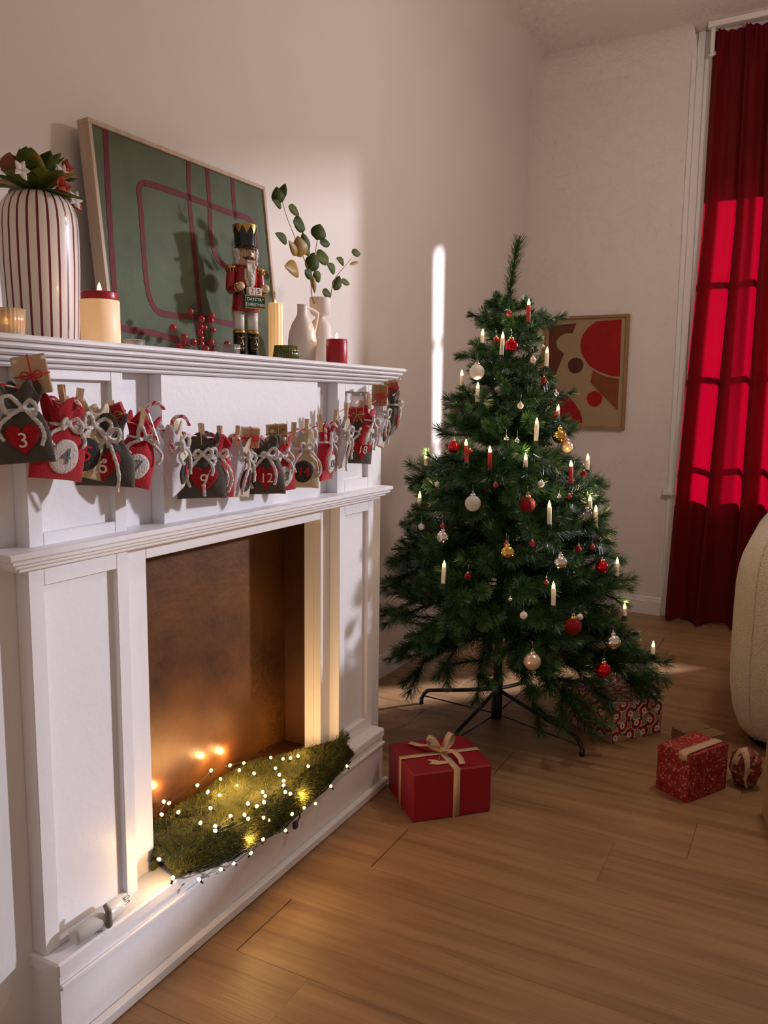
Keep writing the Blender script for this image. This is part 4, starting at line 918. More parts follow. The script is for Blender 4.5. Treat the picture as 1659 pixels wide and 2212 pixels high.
for s in (-1, 1):
    ar = np_('arm', MB().tube(smooth_path([(0.0, 0.043 * s, 0.250), (0.0, 0.046 * s, 0.222), (0.001, 0.047 * s, 0.196)], 4), [0.0125] * 8 + [0.0120], n=14).tube([(0.000, 0.046 * s, 0.198), (0.022, 0.044 * s, 0.200), (0.036, 0.040 * s, 0.203)], [0.0118, 0.011, 0.0105], n=14), 'nut_red')
    np_('cuff', MB().tube([(0.026, 0.043 * s, 0.201), (0.034, 0.041 * s, 0.2025)], 0.0118, n=14), 'nut_gold', ar)
    np_('hand', MB().ball((0.042, 0.038 * s, 0.205), 0.0118, n=16, k=10), 'nut_hand', ar)
    np_('epaulette', MB().lathe([(0, 0.264), (0.0135, 0.263), (0.0155, 0.259), (0.0155, 0.2555), (0, 0.2555)], n=20, T=Matrix.Translation((0, 0.044 * s, 0))), 'nut_gold', ar)
    for k in range(10):
        a = 2 * pi * k / 10; np_('fringe', MB().tube([(0.0142 * math.cos(a), 0.044 * s + 0.0142 * math.sin(a), 0.257), (0.0150 * math.cos(a), 0.044 * s + 0.0150 * math.sin(a), 0.246)], 0.0016, n=5), 'nut_gold', ar)
hd_ = np_('head', MB().lathe([(0, 0.262), (0.020, 0.263), (0.0265, 0.270), (0.0272, 0.295), (0.0262, 0.316), (0, 0.318)], n=32), 'nut_skin')
np_('nose', MB().add([(0.026, -0.0045, 0.289), (0.026, 0.0045, 0.289), (0.036, 0.0, 0.290), (0.026, -0.0025, 0.304), (0.026, 0.0025, 0.304), (0.030, 0, 0.303)], [(0, 2, 1), (0, 3, 5, 2), (1, 2, 5, 4), (3, 4, 5)], smooth=False), 'nut_skin', hd_)
for s in (-1, 1):
    np_('eye', MB().ball((0.0245, 0.0105 * s, 0.303), (0.0032, 0.0052, 0.0042), n=12, k=8), 'nut_white', hd_); np_('iris', MB().ball((0.0270, 0.0105 * s, 0.3028), (0.0016, 0.0026, 0.0030), n=10, k=6), 'nut_blue', hd_)
    np_('eyebrow', MB().tube([(0.0262, 0.0055 * s, 0.3095), (0.0258, 0.010 * s, 0.3125), (0.0235, 0.0160 * s, 0.3105)], [0.0012, 0.0018, 0.0008], n=6), 'black_gloss', hd_)
    np_('moustache', MB().tube(smooth_path([(0.0300, 0.001 * s, 0.285), (0.0295, 0.008 * s, 0.2835), (0.0262, 0.0155 * s, 0.2825), (0.0235, 0.0205 * s, 0.2870)], 4), [0.0022, 0.0026, 0.0030, 0.0034, 0.0036, 0.0036, 0.0034, 0.0030, 0.0026, 0.0020, 0.0016, 0.0012, 0.0008], n=8), 'black_gloss', hd_)
np_('mouth', MB().box((0.022, -0.0105, 0.2655), (0.0292, 0.0105, 0.2785), bev=0.001), 'nut_white', hd_)
for k in range(5): np_('tooth_line', MB().box((0.0286, -0.0085 + k * 0.0042 - 0.0004, 0.267), (0.0296, -0.0085 + k * 0.0042 + 0.0004, 0.277)), 'red_print', hd_)
np_('lip', MB().box((0.0285, -0.0105, 0.2712), (0.0297, 0.0105, 0.2728)), 'red_print', hd_)
rh = random.Random(6); hr = MB()
for s in (-1, 1):
    for k in range(26):
        a = s * rh.uniform(1.15, 2.9); p = Vector((0.026 * math.cos(a), 0.026 * math.sin(a), rh.uniform(0.266, 0.312)))
        hr.ball(p + Vector((p.x, p.y, 0)).normalized() * 0.004, (rh.uniform(0.005, 0.008),) * 2 + (rh.uniform(0.007, 0.011),), n=8, k=6)
np_('hair', hr, 'nut_hair', hd_)
bd = MB()
for k in range(22):
    y_ = rh.uniform(-0.011, 0.011); l = 0.060 * (1 - (abs(y_) / 0.016) ** 2) * rh.uniform(0.8, 1.05)
    bd.tube(smooth_path([(0.027, y_, 0.268), (0.034, y_ * 1.05, 0.268 - l * 0.45), (0.031 + rh.uniform(0, 0.003), y_ * 0.7, 0.268 - l)], 3), [0.0032, 0.0036, 0.0038, 0.0034, 0.003, 0.0022, 0.001], n=6)
np_('beard', bd, 'nut_hair', hd_)
ht = np_('hat', MB().lathe([(0, 0.312), (0.0290, 0.312), (0.0288, 0.320), (0.0300, 0.345), (0.0322, 0.368), (0.0318, 0.372), (0, 0.373)], n=40), 'black_gloss')
cr = MB(); N = 9
for k in range(N * 2):
    pass
vs = []; fs = []; seg = N * 8
for i in range(seg):
    a = 2 * pi * i / seg; u = (i % 8) / 8; zb = 0.3705 - 0.021 * (1 - abs(2 * u - 1))
    for z_ in (zb, 0.3715):
        r = 0.0290 + (z_ - 0.32) * 0.068 + 0.0010; vs.append((r * math.cos(a), r * math.sin(a), z_))
fs = [(2 * i, 2 * ((i + 1) % seg), 2 * ((i + 1) % seg) + 1, 2 * i + 1) for i in range(seg)]
cr.add(vs, fs, smooth=True); cr.lathe([(0.0325, 0.3705), (0.0338, 0.3715), (0.0335, 0.3745), (0.0322, 0.3755), (0.0, 0.3745)], n=40)
np_('crown_band', cr, 'nut_gold', ht)
np_('brim', MB().lathe([(0.0270, 0.311), (0.0330, 0.3105), (0.0335, 0.313), (0.0290, 0.316)], n=40), 'black_gloss', ht)
np_('visor', MB().prism([(0.022, -0.022), (0.036, -0.019), (0.044, -0.009), (0.046, 0), (0.044, 0.009), (0.036, 0.019), (0.022, 0.022)], 0.3095, 0.3125, axis='z'), 'black_gloss', ht)
# countdown sign with two number blocks
sg = np_('sign_board', MB().box((0.040, -0.030, 0.148), (0.054, 0.030, 0.181), bev=0.001), 'nut_green')
for lo, hi in (((0.0538, -0.0315, 0.1465), (0.0555, 0.0315, 0.1492)), ((0.0538, -0.0315, 0.1798), (0.0555, 0.0315, 0.1825)), ((0.0538, -0.0315, 0.1492), (0.0555, -0.0288, 0.1798)), ((0.0538, 0.0288, 0.1492), (0.0555, 0.0315, 0.1798))):
    np_('sign_border', MB().box(lo, hi), 'nut_gold', sg)
def text_on_x(body, size, x, y, z, ext=0.0004):
    v, f = text_verts(body, size, ext); return MB().add([(x + c, y + a, z + b) for a, b, c in v], f)
np_('lettering', text_on_x("DAYS'TIL*", 0.0115, 0.0545, 0.0, 0.1715), 'white_print', sg); np_('lettering', text_on_x('CHRISTMAS', 0.0112, 0.0545, 0.0, 0.1572), 'white_print', sg)
for s, dgt in ((-1, '2'), (1, '5')):
    bl = np_('number_block', MB().box((0.041, 0.0105 * s - 0.0098, 0.1828), (0.056, 0.0105 * s + 0.0098, 0.2030), bev=0.001), 'nut_white')
    np_('digit', text_on_x(dgt, 0.019, 0.0564, 0.0105 * s, 0.1927), 'red_print', bl)
np_('block_rail', MB().box((0.039, -0.0225, 0.1810), (0.0405, 0.0225, 0.2045)), 'black_gloss')
np_('sign_cord', MB().tube(smooth_path([(0.045, -0.026, 0.182), (0.044, -0.031, 0.192), (0.042, -0.034, 0.202)], 3), 0.0011, n=5), 'nut_gold')

# ================================================================== garland of advent bags under the mantel
BAGS=[ (-1.125,0.903,1.205,0.118,'grey','3',-48,0.85), (-1.113,0.976,1.181,0.125,'red4','4',-5,1.0), (-1.125,1.039,1.176,0.121,'beige','5',-12,1.0), (-1.113,1.069,1.154,0.117,'grey','6',-55,1.0), (-1.125,1.172,1.153,0.128,'redw','7',-25,0.8), (-1.113,1.235,1.137,0.128,'lav','8',25,0.85), (-1.125,1.340,1.113,0.125,'grey','9',-45,1.0), (-1.113,1.371,1.109,0.120,'redg','10',-25,0.95), (-1.125,1.468,1.098,0.119,'lav','11',10,0.85), (-1.113,1.542,1.101,0.122,'grey','12',-48,0.9), (-1.125,1.608,1.093,0.116,'red','13',-20,0.85), (-1.113,1.698,1.112,0.132,'cream','14',-42,0.9), (-1.125,1.822,1.124,0.135,'redw','15',10,0.8), (-1.113,1.881,1.135,0.114,'lav','17',15,0.8), (-1.125,2.004,1.142,0.122,'grey','18',-28,0.9), (-1.113,2.027,1.163,0.099,'red','19',0,0.7), (-1.125,2.120,1.189,0.129,'lav','20',15,0.8), (-1.113,2.180,1.216,0.122,'grey','21',20,0.75),]
PINS=[ (0.980,1.190),(1.013,1.185),(1.087,1.165),(1.158,1.152),(1.328,1.120),(1.385,1.114),(1.445,1.113),(1.660,1.117),(1.719,1.124),(1.779,1.134),(1.855,1.146),(1.910,1.163),(1.984,1.171),(2.031,1.190) ]

BT = {'grey': ('felt_grey', 'felt_grey', 'heart', 'heart_red', 'thread_white', 'grey'), 'red4': ('felt_red', 'felt_red', 'round', 'felt_white', 'thread_grey', 'red'), 'beige': ('felt_beige', 'felt_beige', 'round', 'felt_charcoal', 'thread_red', 'beige'),
      'redw': ('felt_red', 'felt_red', 'round', 'felt_white', 'thread_grey', 'red'), 'lav': ('felt_beige', 'felt_lavender', 'round', 'felt_charcoal', 'thread_red', 'lavender and beige'), 'redg': ('felt_red', 'felt_red', 'round', 'felt_white', 'thread_grey', 'red'),
      'red': ('felt_red', 'felt_red', 'round', 'felt_white', 'thread_grey', 'red'), 'cream': ('felt_beige', 'felt_lavender', 'round', 'felt_charcoal', 'thread_red', 'cream')}
tw_pts = [(-1.128, 0.70, 1.255), (-1.122, 0.82, 1.222), (-1.120, 0.90, 1.203), (-1.120, 0.986, 1.182), (-1.120, 1.082, 1.158), (-1.120, 1.19, 1.136), (-1.120, 1.336, 1.114), (-1.120, 1.474, 1.106), (-1.120, 1.654, 1.114), (-1.120, 1.821, 1.134), (-1.120, 1.964, 1.160), (-1.120, 2.068, 1.188), (-1.122, 2.175, 1.222), (-1.130, 2.262, 1.262)]
twp = smooth_path(tw_pts, 24)
part_ = MB().tube(twp, 0.0016, n=8, mfun=lambda i, j: 'thread_red' if ((j + i // 1) // 4) % 2 else 'thread_white')
tag(part_.build('garland_twine'), 'red and white twisted twine sagging under the mantel shelf', 'twine')

BAG_LABEL = {'3': 'leftmost grey felt advent bag with a white 3 on its red heart', '4': 'leftmost red felt advent bag, its pale round patch marked 4', '5': 'plain beige advent bag squeezed between the bags marked 4 and 6',
    '6': 'grey advent bag with a white 6 on its heart and a red parcel on top', '7': 'red advent bag marked 7 with a large candy cane leaning out', '8': 'lavender backed advent bag just left of the grey bag marked 9',
    '9': 'grey heart bag marked 9, left of both middle kraft parcels', '10': 'red advent bag half hidden behind the grey bag marked 9', '11': 'lavender and beige advent bag under a kraft parcel with red string',
    '12': 'grey heart bag marked 12, between the two middle kraft parcels', '13': 'red advent bag under the kraft parcel with white stars', '14': 'cream advent bag with a red 14 on a dark round patch',
    '15': 'red advent bag right of the cream bag marked 14', '17': 'lavender and beige advent bag left of the grey bag marked 18', '18': 'grey heart bag marked 18 on the right pilaster of the fireplace',
    '19': 'small red advent bag tucked behind the grey bag marked 18', '20': 'lavender and beige advent bag second from the right end of the garland', '21': 'rightmost grey advent bag at the end of the garland'}
def bag(x, y, z, h, ty, num, rz, ws, idx):
    mf, mbk, shp, pm_, tm, word = BT[ty]; r = random.Random(idx * 13 + 5)
    w = 0.098 * ws
    lab = BAG_LABEL[num]
    t = thing('advent_bag', (x, y, z), lab, 'advent bag', 'advent bags pegged on the twine', rot=(r.uniform(-0.24, 0.24), r.uniform(-0.06, 0.06), math.radians(rz)))
    ph = [r.uniform(0, 6.28) for _ in range(4)]
    NT, NA = 26, 44; tn = 0.735
    def half(tt):
        if tt < tn: k = tt / tn; a = w / 2 * (1.03 - 0.06 * k - 0.50 * max(0, (k - 0.45) / 0.55) ** 1.7); b = w * (0.03 + 0.21 * math.sin(pi * min(1, k * 0.62 + 0.06)) ** 0.9) * (1 - 0.25 * max(0, (k - 0.7) / 0.3))
        else: k = (tt - tn) / (1 - tn); a = w / 2 * (0.47 + 0.30 * k ** 0.8); b = w * (0.148 + 0.09 * k)
        return a, b
    def surf(tt, th):
        a, b = half(tt); e = 2 / 2.3
        cx, sy = math.cos(th), math.sin(th)
        px = b * math.copysign(abs(cx) ** e, cx); py = a * math.copysign(abs(sy) ** e, sy)
        nk = math.exp(-((tt - tn) / 0.17) ** 2); wob = 1 + nk * (0.10 * math.sin(7 * th + ph[0]) + 0.07 * math.sin(11 * th + ph[1])) + 0.04 * math.sin(3 * th + ph[2] + tt * 5)
        if tt > tn: wob += 0.10 * (tt - tn) / (1 - tn) * math.sin(5 * th + ph[3])
        zz = -h * (1 - tt) + (0.05 * h * abs(sy) ** 3 * -0.35 if tt < 0.1 else 0) + (0.012 * math.sin(4 * th + ph[1]) * (tt - tn) / (1 - tn) if tt > tn else 0)
        return Vector((px * wob, py * wob, zz))
    mb = MB(); ts_ = [0.0, 0.012] + [0.012 + 0.988 * k / (NT - 2) for k in range(1, NT - 1)]
    vs = [surf(tt, 2 * pi * i / NA) * (1 if j else 1) for j, tt in enumerate(ts_) for i in range(NA)]
    vs += [Vector((v.x * 0.86, v.y * 0.86, v.z - 0.001)) for v in vs[-NA:]] + [Vector((v.x * 0.6, v.y * 0.6, v.z - h * 0.14)) for v in vs[-NA:]]
    rows = len(vs) // NA
    for side, mm in ((0, mf), (1, mbk)):
        fs = []
        for j in range(rows - 1):
            for i in range(NA):
                an_ = 2 * pi * (i + 0.5) / NA; front = (math.sin(an_) > -0.25 and math.cos(an_) > -0.4) if ty == 'lav' else math.cos(an_) > -0.05
                if front != (side == 0): continue
                fs.append((j * NA + i, j * NA + (i + 1) % NA, (j + 1) * NA + (i + 1) % NA, (j + 1) * NA + i))
        if side == 0: mb.add(vs, fs + [tuple(range(NA))[::-1], tuple(range((rows - 1) * NA, rows * NA))], mm, True)
        else:
            k_ = mb.slot(mm)
            for f in fs: mb.f.append(f); mb.mi.append(k_); mb.sm.append(True)
    part('pouch', mb, mf, t)
    def front_x(yy, zz):
        tt = max(0.0, min(1.0, 1 + zz / h)); a, b = half(tt); q = min(0.98, abs(yy) / a); p = 2.3
        return b * (1 - q ** p) ** (1 / p)
    # patch sewn on the front, with its number
    zc = -h * 0.70; R = min(0.028, w * 0.30); pv = []; pf = []
    def outl(a):
        if shp == 'heart':
            X_ = 16 * math.sin(a) ** 3; Z_ = 13 * math.cos(a) - 5 * math.cos(2 * a) - 2 * math.cos(3 * a) - math.cos(4 * a); return X_ / 16 * R * 1.05, (Z_ + 2.5) / 15 * R * 1.08
        return R * 0.95 * math.sin(a) * (1 + 0.05 * math.sin(3 * a + idx)), R * 1.02 * math.cos(a)
    K, NR = 36, 5
    for q in range(NR + 1):
        for i in range(K):
            a_, b_ = outl(2 * pi * i / K); yy, zz = a_ * q / NR, zc + b_ * q / NR
            pv.append((front_x(yy, zz) + 0.0022, yy, zz))
    pv += [(vx - 0.003, vy, vz) for vx, vy, vz in pv[-K:]]
    pf = [(q * K + i, q * K + (i + 1) % K, (q + 1) * K + (i + 1) % K, (q + 1) * K + i) for q in range(NR + 1) for i in range(K)]
    pt = part('heart_patch' if shp == 'heart' else 'round_patch', MB().add(pv, [f[::-1] for f in pf], smooth=True), pm_, t)
    tv, tf = text_verts(num, R * (1.35 if len(num) == 1 else 1.15), 0.0006)
    part('number', MB().add([(front_x(a_, zc + b_) + 0.0036 + c_, a_, zc + b_) for a_, b_, c_ in tv], tf), tm, pt)
    # yarn round the neck and a bow with hanging ends
    ring_ = [surf(tn, 2 * pi * i / 28) * 1.10 for i in range(28)]
    part('yarn_tie', MB().tube(ring_, 0.0030, n=8, closed=True, bumps=0.14, rnd=r), 'yarn', t)
    kx, _ = half(tn)[1], 0; k0 = Vector((half(tn)[1] * 1.15, r.uniform(-0.004, 0.010), -h * (1 - tn)))
    for s in (-1, 1):
        l = r.uniform(0.011, 0.026); up_ = r.uniform(-0.5, 0.7)
        lp = smooth_path([k0, k0 + Vector((0.008, s * l * 0.6, l * (0.55 + up_ * 0.4))), k0 + Vector((0.012, s * l * 1.1, l * (0.1 + up_))), k0 + Vector((0.008, s * l * 0.85, -l * (0.55 - up_ * 0.5))), k0 + Vector((0.003, s * 0.002, -0.002))], 5)
        part('bow_loop', MB().tube(lp, 0.0034, n=8, bumps=0.24, rnd=r), 'yarn', t)
        tl = r.uniform(0.035, 0.095); sx = s * r.uniform(0.016, 0.034)
        pp = [k0]
        for q in range(1, 5):
            zz = k0.z - tl * q / 4; yy = k0.y + sx * math.sin(q / 4 * 2.2) * 1.2; pp.append(Vector((max(front_x(yy, zz) if abs(yy) < w * 0.42 and zz > -h else 0.006, 0.004) + 0.008, yy, zz)))
        part('yarn_end', MB().tube(smooth_path(pp, 5), 0.0032, n=8, bumps=0.26, rnd=r), 'yarn', t)
    part('knot', MB().ball(k0 + Vector((0.003, 0, 0)), (0.0062, 0.0068, 0.0062), n=12, k=8), 'yarn', t)
    return t
for i, b in enumerate(BAGS): bag(*b, i)

# clothes pegs on the twine
pj = MB().add([(-0.0042, -0.0045, -0.022), (-0.0006, -0.0045, -0.022), (-0.0010, -0.0045, 0.004), (-0.0052, -0.0045, 0.022), (-0.0078, -0.0045, 0.022), (-0.0042, 0.0045, -0.022), (-0.0006, 0.0045, -0.022), (-0.0010, 0.0045, 0.004), (-0.0052, 0.0045, 0.022), (-0.0078, 0.0045, 0.022)],
    [(0, 1, 2, 3, 4), (9, 8, 7, 6, 5), (0, 5, 6, 1), (1, 6, 7, 2), (2, 7, 8, 3), (3, 8, 9, 4), (4, 9, 5, 0)]).mesh('jaw', 'pin_wood')
ps = MB().tube([(0.0, -0.0055 + 0.0011 * k / 6, 0.004) if False else (0.0035 * math.cos(k), -0.0050 + 0.010 * k / 30, 0.004 + 0.0035 * math.sin(k)) for k in range(31)], 0.0006, n=5).mesh('spring', 'steel')
PW_ = ['leftmost wooden clothes peg on the twine', 'second wooden clothes peg from the left on the twine']
for k, (y_, z_) in enumerate(PINS):
    lab = PW_[k] if k < 2 else f'wooden clothes peg on the twine, {ORD[k]} from the left'
    t = thing('clothes_peg', (-1.116, y_, z_), lab, 'clothes peg', 'clothes pegs on the twine', rot=(rt_.uniform(-0.22, 0.22), rt_.uniform(-0.1, 0.1), math.radians(rt_.uniform(-75, -20))))
    a = bpy.data.objects.new('jaw', pj); b2 = bpy.data.objects.new('jaw', pj); c = bpy.data.objects.new('spring', ps)
    for o in (a, b2, c): COL.objects.link(o); o.parent = t
    b2.rotation_euler = (0, 0, pi)

# sweets and parcels stuck into the bags
def candy(lab, loc, rot, H=0.075, R=0.013):
    t = thing('candy_cane', loc, lab, 'candy cane', 'candy canes in the bags', rot=rot)
    pts = [Vector((0, 0, -H + (H - R) * k / 14)) for k in range(15)] + [Vector((0, R - R * math.cos(a), -R + R * math.sin(a) + R * 0.0)) + Vector((0, 0, R * 0.0)) for a in [pi * 1.05 * k / 14 for k in range(1, 15)]]
    part('stick', MB().tube(pts, 0.0036, n=12, mfun=lambda i, j: 'candy_red' if ((j + i * 2) // 4) % 3 == 0 else ('candy_red' if ((j + i * 2)) % 12 == 6 else 'candy_white')), 'candy_white', t)
def parcel(lab, loc, dims, rot, m, string, bow=True, dots=None):
    t = thing('small_parcel', loc, lab, 'parcel', 'tiny parcels in the bags', rot=rot); a, b, c = dims
    part('box', MB().box((-a / 2, -b / 2, -c / 2), (a / 2, b / 2, c / 2), bev=0.0015), m, t)
    s = MB(); e = 0.0012
    s.tube([(-a / 2 - e, 0, -c / 2 - e), (a / 2 + e, 0, -c / 2 - e), (a / 2 + e, 0, c / 2 + e), (-a / 2 - e, 0, c / 2 + e)], 0.0010, n=6, closed=True)
    s.tube([(-a / 2 - e, -b / 2 - e, 0), (a / 2 + e, -b / 2 - e, 0), (a / 2 + e, b / 2 + e, 0), (-a / 2 - e, b / 2 + e, 0)], 0.0010, n=6, closed=True)
    part('string', s, string, t)
    if bow:
        q = MB(); p0 = Vector((a / 2 + 0.002, 0, 0.0))
        for sg_ in (-1, 1):
            q.tube(smooth_path([p0, p0 + Vector((0.004, sg_ * 0.010, 0.007)), p0 + Vector((0.005, sg_ * 0.017, 0.0)), p0 + Vector((0.003, sg_ * 0.009, -0.005)), p0], 4), 0.0011, n=6)
            q.tube(smooth_path([p0, p0 + Vector((0.004, sg_ * 0.008, -0.010)), p0 + Vector((0.004, sg_ * 0.013, -0.022))], 4), 0.0011, n=6)
        part('bow', q, string, t)
    if dots:
        for (yy, zz, rr, mm) in dots: part('printed_dot', MB().lathe([(rr, 0.0), (rr * 0.98, 0.0006), (0, 0.0006)], n=16, T=Matrix.Translation((a / 2, yy, zz)) @ Matrix.Rotation(pi / 2, 4, 'Y')), mm, t)
dg = math.radians
parcel('leftmost pale kraft parcel, standing tall in the grey bag with the 3', (-1.125, 0.928, 1.226), (0.022, 0.052, 0.062), (0.18, 0.08, dg(-42)), 'kraft_light', 'thread_red', True, [(-0.020, 0.024, 0.0035, 'white_print'), (0.021, 0.025, 0.0035, 'white_print')])
candy('leftmost candy cane, upright in the red bag marked 4', (-1.100, 0.966, 1.186), (0.05, 0.05, dg(-30)))
parcel('tilted red parcel with twine in the grey bag with the 6', (-1.116, 1.090, 1.160), (0.022, 0.042, 0.036), (0.35, 0.15, dg(-50)), 'red_print', 'twine')
candy('large candy cane leaning out of the red bag marked 7', (-1.100, 1.152, 1.178), (0.30, 0.0, dg(-40)), 0.075, 0.015)
candy('candy cane with its hook over the lavender backed bag', (-1.100, 1.222, 1.158), (0.0, 0.0, dg(-45)), 0.07, 0.016)
candy('candy cane in the red bag behind the grey bag marked 9', (-1.098, 1.395, 1.118), (-0.12, 0.1, dg(-60)), 0.07, 0.010)
parcel('pale kraft parcel with red string in the middle of the garland', (-1.118, 1.492, 1.108), (0.024, 0.040, 0.044), (-0.06, 0.10, dg(-45)), 'kraft_light', 'thread_red')
parcel('kraft parcel with white stars tied with brown twine', (-1.116, 1.592, 1.112), (0.024, 0.046, 0.046), (0.06, 0.06, dg(-40)), 'kraft', 'twine', True, [(-0.014, 0.008, 0.005, 'white_print'), (0.014, -0.010, 0.005, 'white_print'), (0.013, 0.012, 0.0025, 'art_brown'), (-0.012, -0.010, 0.0025, 'art_brown')])
candy('rightmost candy cane, in the red bag right of the cream bag', (-1.098, 1.778, 1.136), (0.0, 0.0, dg(-60)), 0.05, 0.013)
parcel('red parcel with twine bow in the grey bag marked 18', (-1.116, 1.955, 1.155), (0.024, 0.046, 0.036), (0.12, 0.1, dg(-40)), 'red_print', 'twine')
parcel('tall kraft parcel in the second bag from the right end', (-1.118, 2.100, 1.208), (0.026, 0.040, 0.058), (-0.05, 0.02, dg(-45)), 'kraft', 'thread_red')
parcel('brown paper parcel in the rightmost grey bag', (-1.118, 2.172, 1.232), (0.030, 0.036, 0.034), (0.2, 0.2, dg(-45)), 'kraft', 'thread_red')

# ================================================================== presents, sofa
def frame_box(t, dims, m, bev=0.004, bulge=0.0):
    a, b, c = dims
    return part('wrapped_box', MB().box((-a / 2, -b / 2, 0), (a / 2, b / 2, c), bev=bev), m, t)
RW, RD, RH = 0.243, 0.226, 0.145
t = thing('gift_box', (-0.945, 2.178, 0), 'large plain red gift box with a beige ribbon bow near the fireplace', 'gift', rz=math.radians(45))
frame_box(t, (RW, RD, RH), 'gift_red', 0.004)
part('paper_flap', MB().prism([(-RD / 2 + 0.012, 0.004), (RD / 2 - 0.02, 0.004), (RD / 2 - 0.055, RH - 0.045), (-RD / 2 + 0.045, RH - 0.035)], RW / 2, RW / 2 + 0.0035, axis='x'), 'gift_red', t)
part('paper_flap', MB().prism([(-RD / 2 + 0.012, RH - 0.003), (RD / 2 - 0.015, RH - 0.003), (RD / 2 - 0.05, RH - 0.045), (-RD / 2 + 0.05, RH - 0.04)], RW / 2, RW / 2 + 0.006, axis='x'), 'gift_red', t)
e = 0.0012; kx, ky = 0.012, 0.0
part('ribbon', MB().ribbon([(kx, -RD / 2 - e, 0.0), (kx, -RD / 2 - e, RH + e), (kx, -RD / 4, RH + e), (kx, 0, RH + e), (kx, RD / 4, RH + e), (kx, RD / 2 + e, RH + e), (kx, RD / 2 + e, 0)], 0.020, (1, 0, 0), 0.0012), 'ribbon', t)
part('ribbon', MB().ribbon([(-RW / 2 - e, ky, 0.0), (-RW / 2 - e, ky, RH + e * 2), (-RW / 4, ky, RH + e * 2), (0, ky, RH + e * 2), (RW / 4, ky, RH + e * 2), (RW / 2 + e * 4, ky, RH + e * 2), (RW / 2 + e * 4, ky, 0)], 0.020, (0, 1, 0), 0.0012), 'ribbon', t)
zt = RH + 0.006
for s, az in ((1, 0.5), (-1, -0.3)):
    c, sn = math.cos(az), math.sin(az)
    lp = [(0, 0, 0), (0.020 * s, 0, 0.030), (0.044 * s, 0, 0.046), (0.056 * s, 0, 0.034), (0.046 * s, 0, 0.016), (0.022 * s, 0, 0.006), (0, 0, 0.002)]
    lp = [(kx + a * c * 0.85 - 0.0 , ky + a * sn, zt + h_) for a, b_, h_ in lp]
    part('bow_loop', MB().ribbon(smooth_path(lp, 5), 0.019, (-sn, c, 0.15), 0.0010), 'ribbon', t)
for q in ([(0, 0, 0.004), (0.02, -0.03, 0.012), (0.028, -0.065, 0.006), (0.022, -0.100, 0.002)], [(0, 0, 0.004), (-0.03, 0.02, 0.014), (-0.055, 0.05, 0.006), (-0.075, 0.085, 0.002)]):
    part('ribbon_end', MB().ribbon(smooth_path([(kx + a, ky + b_, zt + c_) for a, b_, c_ in q], 5), 0.018, (1, 0.4, 0.1), 0.0010), 'ribbon', t)
part('knot', MB().ball((kx, ky, zt + 0.004), (0.010, 0.009, 0.007), n=14, k=8), 'ribbon', t)
lf_ = [(-0.055, -0.062), (-0.030, -0.075), (0.0, -0.074), (0.016, -0.060), (-0.004, -0.056), (-0.020, -0.052), (-0.030, -0.040), (-0.050, -0.036), (-0.040, -0.052)]
part('gift_tag', MB().prism(lf_, RH + 0.002, RH + 0.0032, axis='z').tube([(-0.02, -0.048, RH + 0.003), (kx - 0.01, -0.01, RH + 0.006)], 0.0006, n=5), 'kraft_light', t)

